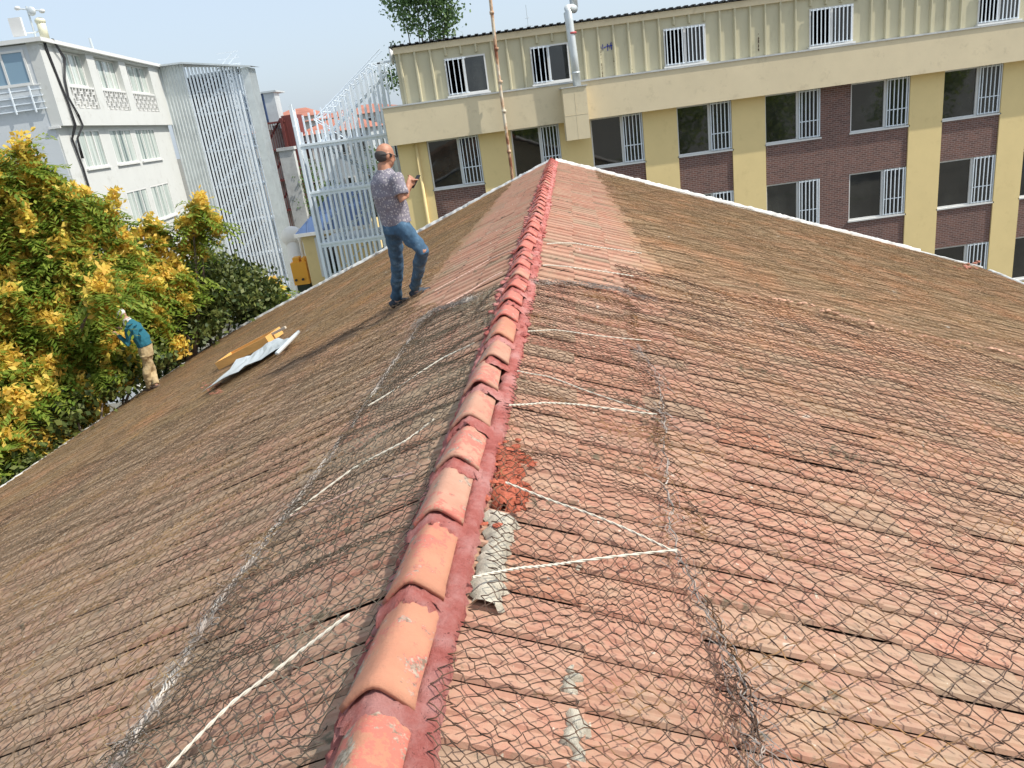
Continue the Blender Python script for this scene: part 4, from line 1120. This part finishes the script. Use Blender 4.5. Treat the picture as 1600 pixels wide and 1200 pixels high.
# cables down the corner
for k, (lab, pts_) in enumerate([('thick black cable hanging down the corner of the off-white block', [(.1, .3, 4.9), (.02, .5, 4.4), (.05, .7, 3.6), (.06, .9, 2.6), (.06, .9, 1.7), (-.2, .9, 1.2), (-.2, 1.1, 0), (-.2, 1.0, -3), (-.2, 1.0, -9)]),
                                ('looping black cable beside the corner cable of the off-white block', [(.2, .9, 4.95), (.15, 1.6, 4.3), (.08, 1.25, 3.5), (.06, 1.1, 2.8), (.06, 1.5, 2.1), (.06, 1.7, 1.7), (-.15, 1.3, 1.2), (-.2, 1.3, .4)])]):
    mb = MB()
    for dd in (0, .1):
        mb.tube([tuple(ML @ Vector((p[0], p[1] + dd * (1 + .6 * math.sin(i * 2)), p[2]))) for i, p in enumerate(pts_)], .03, 6)
    tag(mb.build('cable', M['black'], smooth=True), lab, 'cable')
an = empty('rooftop_antennas', tuple(ML @ Vector((-.3, .6, 4.93))), 'cluster of white panel antennas on the roof corner of the off-white block', 'antenna')
mb = MB(); lbox(mb, -.95, .3, 5.1, -.5, .45, 5.75); mb.build('panel_antenna', M['white'], an)
mb = MB(); mb.tube([tuple(ML @ Vector(p)) for p in ((0, .8, 4.93), (0, .8, 5.55))], .16, 10); ball(mb, tuple(ML @ Vector((0, .8, 5.6))), .2, .2, .14, 10); mb.build('radome', painted('cream_plastic', (.7, .68, .5), .5), an, True)
mb = MB(); mb.tube([tuple(ML @ Vector(p)) for p in ((-.3, .7, 4.93), (-.3, .7, 6.15))], .035, 6); mb.tube([tuple(ML @ Vector(p)) for p in ((-.75, .5, 5.2), (-.3, .7, 5.2), (.0, .8, 5.3))], .03, 6)
mb.tube([tuple(ML @ Vector(p)) for p in ((-.6, .7, 6.1), (.15, .7, 5.95))], .03, 6); mb.build('mast', M['galv'], an)
mb = MB(); ball(mb, tuple(ML @ Vector((-.15, .65, 5.95))), .17, .08, .17, 12); mb.build('dish', M['galv'], an, True)
mb = MB(); ball(mb, tuple(ML @ Vector((-.65, .7, 6.12))), .12, .08, .08, 8); ball(mb, tuple(ML @ Vector((.22, .7, 5.92))), .12, .08, .08, 8); mb.build('floodlight', M['white'], an, True)
for k, (y_, x_, lab) in enumerate(((6.7, -.4, 'short vent pipe on the roof of the off-white block above its lattice bays'), (-.0, -4.2, 'dark conical vent on the roof at the upper left corner'))):
    mb = MB(); mb.tube([tuple(ML @ Vector((x_ + .0, y_, 4.93))), tuple(ML @ Vector((x_ - .02, y_, 5.6)))], [.1, .06] if k else .06, 8)
    tag(mb.build('vent_pipe', M['galv'] if k == 0 else M['black']), lab, 'vent pipe')

# ------------------------------------------------------------ galvanised stair tower
gt = empty('galvanised_stair_tower', (-15, 47.5, -10), 'tall galvanised stair tower with barred sides behind the off-white block', 'fire escape')
xa, xb, xc = -17.5, -16.0, -12.45
yf_ = 47.6
mb = MB(); n = 32
for i in range(n):
    f0, f1 = i / n, (i + 1) / n; xo = xa + (xb - xa) * f0; x1_ = xa + (xb - xa) * f1; d = .05 * (i % 4 in (1, 2)); d1_ = .05 * ((i + 1) % 4 in (1, 2))
    mb.quad((xo, yf_ - d, -10), (x1_, yf_ - d1_, -10), (x1_, yf_ - d1_, 4.8), (xo, yf_ - d, 4.8))
mb.build('corrugated_panel', M['galv'], gt)
mb = MB()
x = xb
while x < -13.1: mb.box(x - .052, yf_ - .04, -10, x + .052, yf_ + .04, 4.65 - (x - xb) * .12); x += .20
mb.build('front_bars', M['white_bar'], gt)
mb = MB(); x = -14.0
while x < -12.9: mb.box(x - .045, yf_ + .15, -10, x + .045, yf_ + .25, 4.4); x += .17
mb.build('rear_bars', M['white_bar'], gt)
mb = MB(); mb.box(-12.85, yf_ - .02, -10, xc, yf_ + .02, 4.2); [mb.box(-12.53, yf_ + .1 + k * .2, -10, -12.45, yf_ + .16 + k * .2, 4.2) for k in range(8)]; mb.build('side_panel', M['galv'], gt)
for k in range(7):
    mb = MB(); z_ = -8.5 + k * 2.1; mb.box(-16.0, yf_ + .35, z_, -12.9, yf_ + 1.5, z_ + .1)
    for j in range(3): mb.box(-14.1, yf_ + .30, z_ + .35 + j * .32, -12.9, yf_ + .34, z_ + .39 + j * .32)
    mb.build('landing', M['white_bar'], gt)
for k in range(6):
    mb = MB(); z0 = -8.4 + k * 2.1; x0_, x1_ = (-15.9, -13.2) if k % 2 else (-15.9, -13.2)
    yy = yf_ + .1
    for y_ in (yy, yy + 1.0):
        mb.tube([(x0_, y_, z0), (x1_, y_, z0 + 2.0)], .045, 5); mb.tube([(x0_, y_, z0 + .9), (x1_, y_, z0 + 2.9)], .03, 5)
    for s in range(10):
        f = s / 9; mb.box(x0_ + (x1_ - x0_) * f - .14, yy, z0 + 2 * f, x0_ + (x1_ - x0_) * f + .14, yy + 1, z0 + 2 * f + .04)
    mb.build('stair_flight', M['white_bar'], gt)
mb = MB(); mb.box(-18, yf_ + 1.7, -10, -14.2, yf_ + 1.8, 4.2); mb.build('shade_backing', M['dark'], gt)  # added near-black sheet: the tower's inner shade painted behind the bars
mb = MB(); mb.poly([(-17.8, yf_ - .4, 4.88), (-15.9, yf_ - .4, 4.86), (-12.2, yf_ - .3, 4.22), (-12.2, yf_ + 1.8, 4.26), (-17.8, yf_ + 1.8, 4.95)]); mb.poly([(-17.8, yf_ - .42, 4.80), (-15.9, yf_ - .42, 4.78), (-12.2, yf_ - .32, 4.14), (-12.2, yf_ - .32, 4.23), (-15.9, yf_ - .42, 4.87), (-17.8, yf_ - .42, 4.89)])
mb.build('roof', M['galv'], gt)

# ------------------------------------------------------------ things far behind
def block(name, x0, x1, y0, y1, z1, m, label, roofm=None, floors=3, nwin=4, roofh=.8, cat='building'):
    o = empty(name, ((x0 + x1) / 2, y0, -10), label, cat, 'houses far behind the fire escapes')
    mb = MB(); mb.box(x0, y0, -10, x1, y1, z1); mb.build('wall', m, o)
    if roofm:
        mb = MB(); xm, ym = (x0 + x1) / 2, (y0 + y1) / 2
        mb.poly([(x0 - .3, y0 - .3, z1), (x1 + .3, y0 - .3, z1), (xm + 1, ym, z1 + roofh), (xm - 1, ym, z1 + roofh)]); mb.poly([(x1 + .3, y0 - .3, z1), (x1 + .3, y1 + .3, z1), (xm + 1, ym, z1 + roofh)]); mb.poly([(x0 - .3, y1 + .3, z1), (x0 - .3, y0 - .3, z1), (xm - 1, ym, z1 + roofh)]); mb.poly([(x1 + .3, y1 + .3, z1), (x0 - .3, y1 + .3, z1), (xm - 1, ym, z1 + roofh), (xm + 1, ym, z1 + roofh)])
        mb.build('roof', roofm, o)
    for fl_ in range(floors):
        for k in range(nwin):
            xw = x0 + (x1 - x0) * (k + .5) / nwin; zw = z1 - 1.1 - fl_ * 3.0; ww = (x1 - x0) / nwin * .3
            mb = MB(); mb.box(xw - ww, y0 - .05, zw - .7, xw + ww, y0 - .0, zw + .7); w = mb.build('window', M['white'], o)
            mb = MB(); mb.box(xw - ww + .1, y0 - .08, zw - .6, xw + ww - .1, y0 - .051, zw + .6); mb.build('pane', M['glass'], w)
    return o
block('apartment_block', -13.8, -8.2, 62, 72, .2, painted('grey_blue_render', (.42, .46, .48), .9), 'grey house with a red tiled roof seen through the white cage bars', M['redroof'], 4, 4, 1.0)
block('apartment_block', -17.5, -6, 84, 95, 1.6, M['farwall'], 'pale far house with a low brown roof on the skyline', M['redroof'], 3, 6, 1.0)
block('apartment_block', -24, -18.6, 95, 105, 2.4, M['farwall'], 'pinkish far house left of the skyline gap', M['redroof'], 3, 3, 1.1)
block('apartment_block', -5.6, 2, 74, 84, 1.2, M['farwall'], 'pale far house behind the right end of the white cage', M['redroof'], 4, 4, 1.0)
block('apartment_block', -34, -26, 120, 130, 1.6, M['farwall'], 'smallest far house at the left of the skyline gap', M['redroof'], 2, 3, 1.0)
# maroon stair tower and blue-grey cabin
mt = empty('maroon_stair_tower', (-14.5, 60, -10), 'dark maroon fire-escape tower between the galvanised tower and the white cage', 'fire escape')
mb = MB(); mb.box(-14.1, 60, -4.9, -13.2, 63, 1.75); mb.build('wall', M['maroon'], mt)
mb = MB()
for k in range(14):
    x_ = -16.0 + k * .17; mb.box(x_ - .02, 59.9, -7.5, x_ + .02, 59.94, 1.3)
for z_ in (-5, -2.8, -.6, 1.3): mb.box(-16.1, 59.8, z_, -13.9, 60.9, z_ + .12)
for k in range(3): mb.tube([(-16, 60.2, -5 + k * 2.2), (-14.2, 60.2, -2.8 + k * 2.2)], .08, 5)
mb.box(-14.2, 59.75, -7.5, -14.0, 59.95, 1.6)
mb.build('railing', M['maroon'], mt)
mb = MB(); mb.box(-16.3, 60.9, -10, -14.1, 62, .9); mb.build('rear_wall', M['farwall'], mt)
cb = empty('rooftop_cabin', (-16, 62, 1.5), 'blue-grey ribbed cabin on top of the maroon tower', 'cabin')
mb = MB(); mb.box(-17.2, 61.5, 1.5, -15.4, 64, 3.5)
for k in range(9): mb.box(-17.15 + k * .21, 61.42, 1.6, -17.07 + k * .21, 61.5, 3.4)
mb.build('wall', M['blue_roof'], cb); mb = MB(); mb.box(-17.4, 61.3, 3.5, -14.4, 64.2, 3.62); mb.box(-15.4, 61.45, 1.2, -14.6, 63, 3.5); mb.build('roof', M['galv'], cb)
cm_ = empty('concrete_pier', (-13.0, 52, -10), 'grey-white concrete pier between the stair towers', 'pier')
mb = MB(); mb.box(-13.6, 55, -10, -12.6, 55.6, -.6); mb.box(-13.7, 54.9, -.6, -12.5, 55.7, -.4); mb.build('shaft', M['verge_grey'], cm_)

# ------------------------------------------------------------ trees
def rot_to(d, g):
    d = d / np.linalg.norm(d); a = g.normal(0, 1, 3); x = np.cross(d, a); x /= np.linalg.norm(x); return x, np.cross(d, x), d
def pinnate(centres, g, nleaf=10, nl=8, ll=.58, w=.068, lf=.19):
    V = []
    for c in centres:
        for k in range(nleaf):
            az = g.uniform(0, 6.283); el = g.uniform(-.5, .75); d = np.array([math.cos(az) * math.cos(el), math.sin(az) * math.cos(el), math.sin(el)])
            L = ll * g.uniform(.7, 1.25); side = np.cross(d, [0, 0, 1.0]); side /= np.linalg.norm(side)
            s = (np.arange(nl) + 1) / nl
            pts = c + np.outer(s * L, d) + np.outer(-(s ** 2) * L * .45, [0, 0, 1])
            tw = g.uniform(-.5, .5)
            for sg in (-1, 1):
                dirs = side * sg * .85 + d * .45 + np.array([0, 0, -.35 + tw * sg * .6])
                dirs = dirs[None] + g.normal(0, .12, (nl, 3)); dirs /= np.linalg.norm(dirs, axis=1, keepdims=True)
                tip = pts + dirs * (lf * (1 - .35 * (s - .4) ** 2))[:, None]
                pr = np.cross(dirs, np.array([0, 0, 1.0])); pr /= np.linalg.norm(pr, axis=1, keepdims=True)
                mid = (pts * .6 + tip * .4)
                V.append(np.stack([pts, mid + pr * w * .5, tip, mid - pr * w * .5], 1))
    V = np.concatenate(V); n = len(V)
    return V.reshape(-1, 3), np.arange(n * 4).reshape(n, 4)
def flakes(centres, rad, num, size, g, flat=1.0, asp=1.0):
    n = len(centres) * num
    c = np.repeat(centres, num, 0) + g.normal(0, 1, (n, 3)) * np.asarray(rad) * np.array([1, 1, flat])
    a = g.normal(0, 1, (n, 3)); a /= np.linalg.norm(a, axis=1, keepdims=True); b = np.cross(a, g.normal(0, 1, (n, 3))); b /= np.linalg.norm(b, axis=1, keepdims=True)
    s = (size * g.uniform(.6, 1.3, n))[:, None]
    V = np.stack([c + a * s * asp, c + b * s * .6, c - a * s * asp, c - b * s * .6], 1)
    return V.reshape(-1, 3), np.arange(n * 4).reshape(n, 4)
def limbs(mb, base, tops, g, r0):
    base = np.array(base, float); cen = np.mean(tops, 0); fork = base + (cen - base) * .55
    mb.tube([base, base + (fork - base) * .5 + g.normal(0, .1, 3), fork], [r0, r0 * .8, r0 * .62], 9)
    for tp in tops:
        m_ = (fork + tp) / 2 + g.normal(0, .2, 3) + np.array([0, 0, .15]); mb.tube([fork, m_, tp], [r0 * .42, r0 * .22, r0 * .07], 6)
def sample_blobs(blobs, dens, g, shell=.55):
    out = []
    for (c, r) in blobs:
        n = max(3, int(dens * r ** 2)); d = g.normal(0, 1, (n, 3)); d /= np.linalg.norm(d, axis=1, keepdims=True)
        rr = r * (shell + (1 - shell) * g.random(n)) ; out.append(np.array(c) + d * rr[:, None] * np.array([1, 1, .85]))
    return np.concatenate(out)
def outside(P):       # keep crowns off the roof: true where clear of the tiles
    w = P @ Wv - W0; z = -RH - TS * np.abs(w)
    return (w < -10.35) | (P[:, 2] > z + .45) | (P @ U > U1 + .4)
def crown(tree, blobs, base, kind, seed, dens, extra=None):
    g = np.random.default_rng(seed)
    bl = [(at(x, y, Y), r) for x, y, Y, r in blobs]
    C = sample_blobs(bl, dens, g); C = C[outside(C)]
    if kind == 'pinnate':
        v, f = pinnate(C, g); ok = outside(v.reshape(-1, 4, 3)[:, 2]); v = v.reshape(-1, 4, 3)[ok].reshape(-1, 3); f = np.arange(len(v)).reshape(-1, 4)
        npmesh('crown', v, f, M['leaf'], tree)
        up_ = C[g.random(len(C)) < (extra or .4)]
        # seed clusters sit on top of the rosettes, drooping plumes
        pl = []
        for c in up_:
            for q in range(3):
                o_ = g.normal(0, .09, 3); 
                for s in range(4): pl.append(c + o_ + np.array([0, 0, .13 - .07 * s]) + g.normal(0, .025, 3))
        v, f = flakes(np.array(pl), .085, 16, .066, g, 1.0, 1.2); npmesh('seed_clusters', v, f, M['leaf_y'], tree)
    elif kind == 'dark':
        v, f = flakes(C, .20, 26, .085, g, .7, .9); npmesh('crown', v, f, M['leaf_d'], tree)
    else:
        v, f = flakes(C, .28, 46, .10, g, .8, .9); npmesh('crown', v, f, M['leaf_f'], tree)
    mb = MB(); limbs(mb, base, [b[0] for b in bl], g, .22); mb.build('trunk', M['bark'], tree, True)
def gbase(x, y, Y): p = at(x, y, Y); return (p[0], p[1], -10)
t1 = empty('flowering_tree', gbase(30, 500, 17), 'large green tree full of orange-yellow seed clusters at the left edge', 'tree', 'trees beyond the left eave')
crown(t1, [(10, 285, 17, 1.0), (-60, 330, 17, 1.5), (45, 330, 17.2, .75), (20, 400, 16.8, 1.1), (110, 345, 17.6, .85), (100, 430, 17, 1.1), (60, 480, 16.5, 1.2), (-10, 520, 16, 1.3), (120, 520, 16.8, 1.0), (40, 590, 15.6, 1.1), (110, 600, 16.2, 1.0), (10, 660, 14.6, 1.0), (70, 670, 15.2, .8), (180, 560, 17, .7), (150, 400, 18, .8), (-60, 620, 15, 1.2), (20, 720, 14, .7), (150, 455, 15.4, .4), (165, 470, 17.6, .8)], gbase(-30, 560, 18), 'pinnate', 31, 32, .8)
t2 = empty('flowering_tree', gbase(260, 430, 20), 'looser tree with yellow clusters in front of the off-white block and its tower', 'tree', 'trees beyond the left eave')
crown(t2, [(205, 360, 20, .75), (180, 430, 20, .9), (240, 400, 20, .7), (300, 335, 20.4, .55), (290, 375, 20.5, .6), (250, 460, 19.5, 1.0), (215, 500, 19, .9), (290, 430, 20, .7), (240, 540, 18.6, .7), (315, 350, 20.5, .4)], gbase(250, 500, 20), 'pinnate', 32, 16, .8)
t3 = empty('dark_tree', gbase(350, 470, 22), 'dense dark green broadleaf tree right of the yellow-clustered ones', 'tree', 'trees beyond the left eave')
crown(t3, [(330, 432, 22, .95), (375, 452, 22.5, .9), (300, 470, 21, 1.1), (350, 490, 21.5, 1.2), (400, 465, 22.8, .7), (290, 530, 20, 1.1), (330, 530, 20.5, .9), (260, 575, 18.8, .8), (405, 490, 22.5, .6)], gbase(340, 500, 22), 'dark', 33, 95)
t5 = empty('flowering_shrub', gbase(425, 465, 23.5), 'small yellow-leaved shrub at the right end of the dark tree', 'shrub', 'trees beyond the left eave')
crown(t5, [(425, 460, 23.5, .28), (415, 470, 23.4, .3)], gbase(425, 470, 23.5), 'pinnate', 35, 110, .8)
t7 = empty('dark_shrub', gbase(110, 650, 14.8), 'dark leafy shrub at the eave under the yellow-clustered tree', 'shrub', 'trees beyond the left eave')
crown(t7, [(120, 655, 15.2, .7), (160, 630, 15.6, .6), (90, 690, 14.6, .7), (195, 600, 16.6, .6), (60, 730, 14.2, .7), (215, 575, 17.2, .6)], gbase(110, 680, 15), 'dark', 37, 110)
t4 = empty('far_tree', (-2.0, 42, -10), 'tall airy green tree rising behind the clad storey', 'tree')
crown(t4, [(630, 5, 42, .9), (665, -25, 42, 1.3), (690, 10, 42, .9), (650, 30, 42, .7), (695, 35, 42, .6), (620, 85, 42, .4), (640, -60, 42, 1.5), (615, 120, 42, .5), (675, 50, 42, .5), (700, -20, 42, .8)], (-2.0, 42, -10), 'far', 34, 24)
t6 = empty('background_tree', (-14, 54, -10), 'dark green tree behind the small blue-roofed hut', 'tree')
crown(t6, [(490, 300, 56, 1.3), (480, 270, 56, 1.0), (500, 330, 56, 1.3), (560, 320, 56, 1.6), (600, 300, 56, 1.5), (590, 250, 56, 1.0), (530, 300, 56, 1.0)], (-12, 56, -10), 'far', 36, 10)

# the yard's trees on our side of the street: seen only as reflections in the window panes
for k, (x_, y_, r_) in enumerate(((17, -9, 3.2), (27, -14, 4.2), (41, -12, 3.6), (6, -22, 4.0))):
    g = np.random.default_rng(60 + k)
    tr_ = empty('yard_tree', (x_, y_, -10), ('round green tree nearest the eave, behind the photographer', 'tallest green tree in the yard behind the photographer', 'green tree farthest to the right behind the photographer', 'green tree straight behind the photographer')[k], 'tree', 'trees behind the photographer')
    C = sample_blobs([(np.array([x_, y_, -3.5]), r_), (np.array([x_ + 1.5, y_, -1.5]), r_ * .7), (np.array([x_ - 1.5, y_ + 1, -4.5]), r_ * .8)], 6, g)
    v, f = flakes(C, .5, 18, .22, g, .8, .9); npmesh('crown', v, f, M['leaf'], tr_)
    mb = MB(); limbs(mb, (x_, y_, -10), [np.array([x_ + 1.5, y_, -1.5]), np.array([x_ - 1.5, y_ + 1, -4.5]), np.array([x_, y_, -2.0])], g, .3); mb.build('trunk', M['bark'], tr_, True)
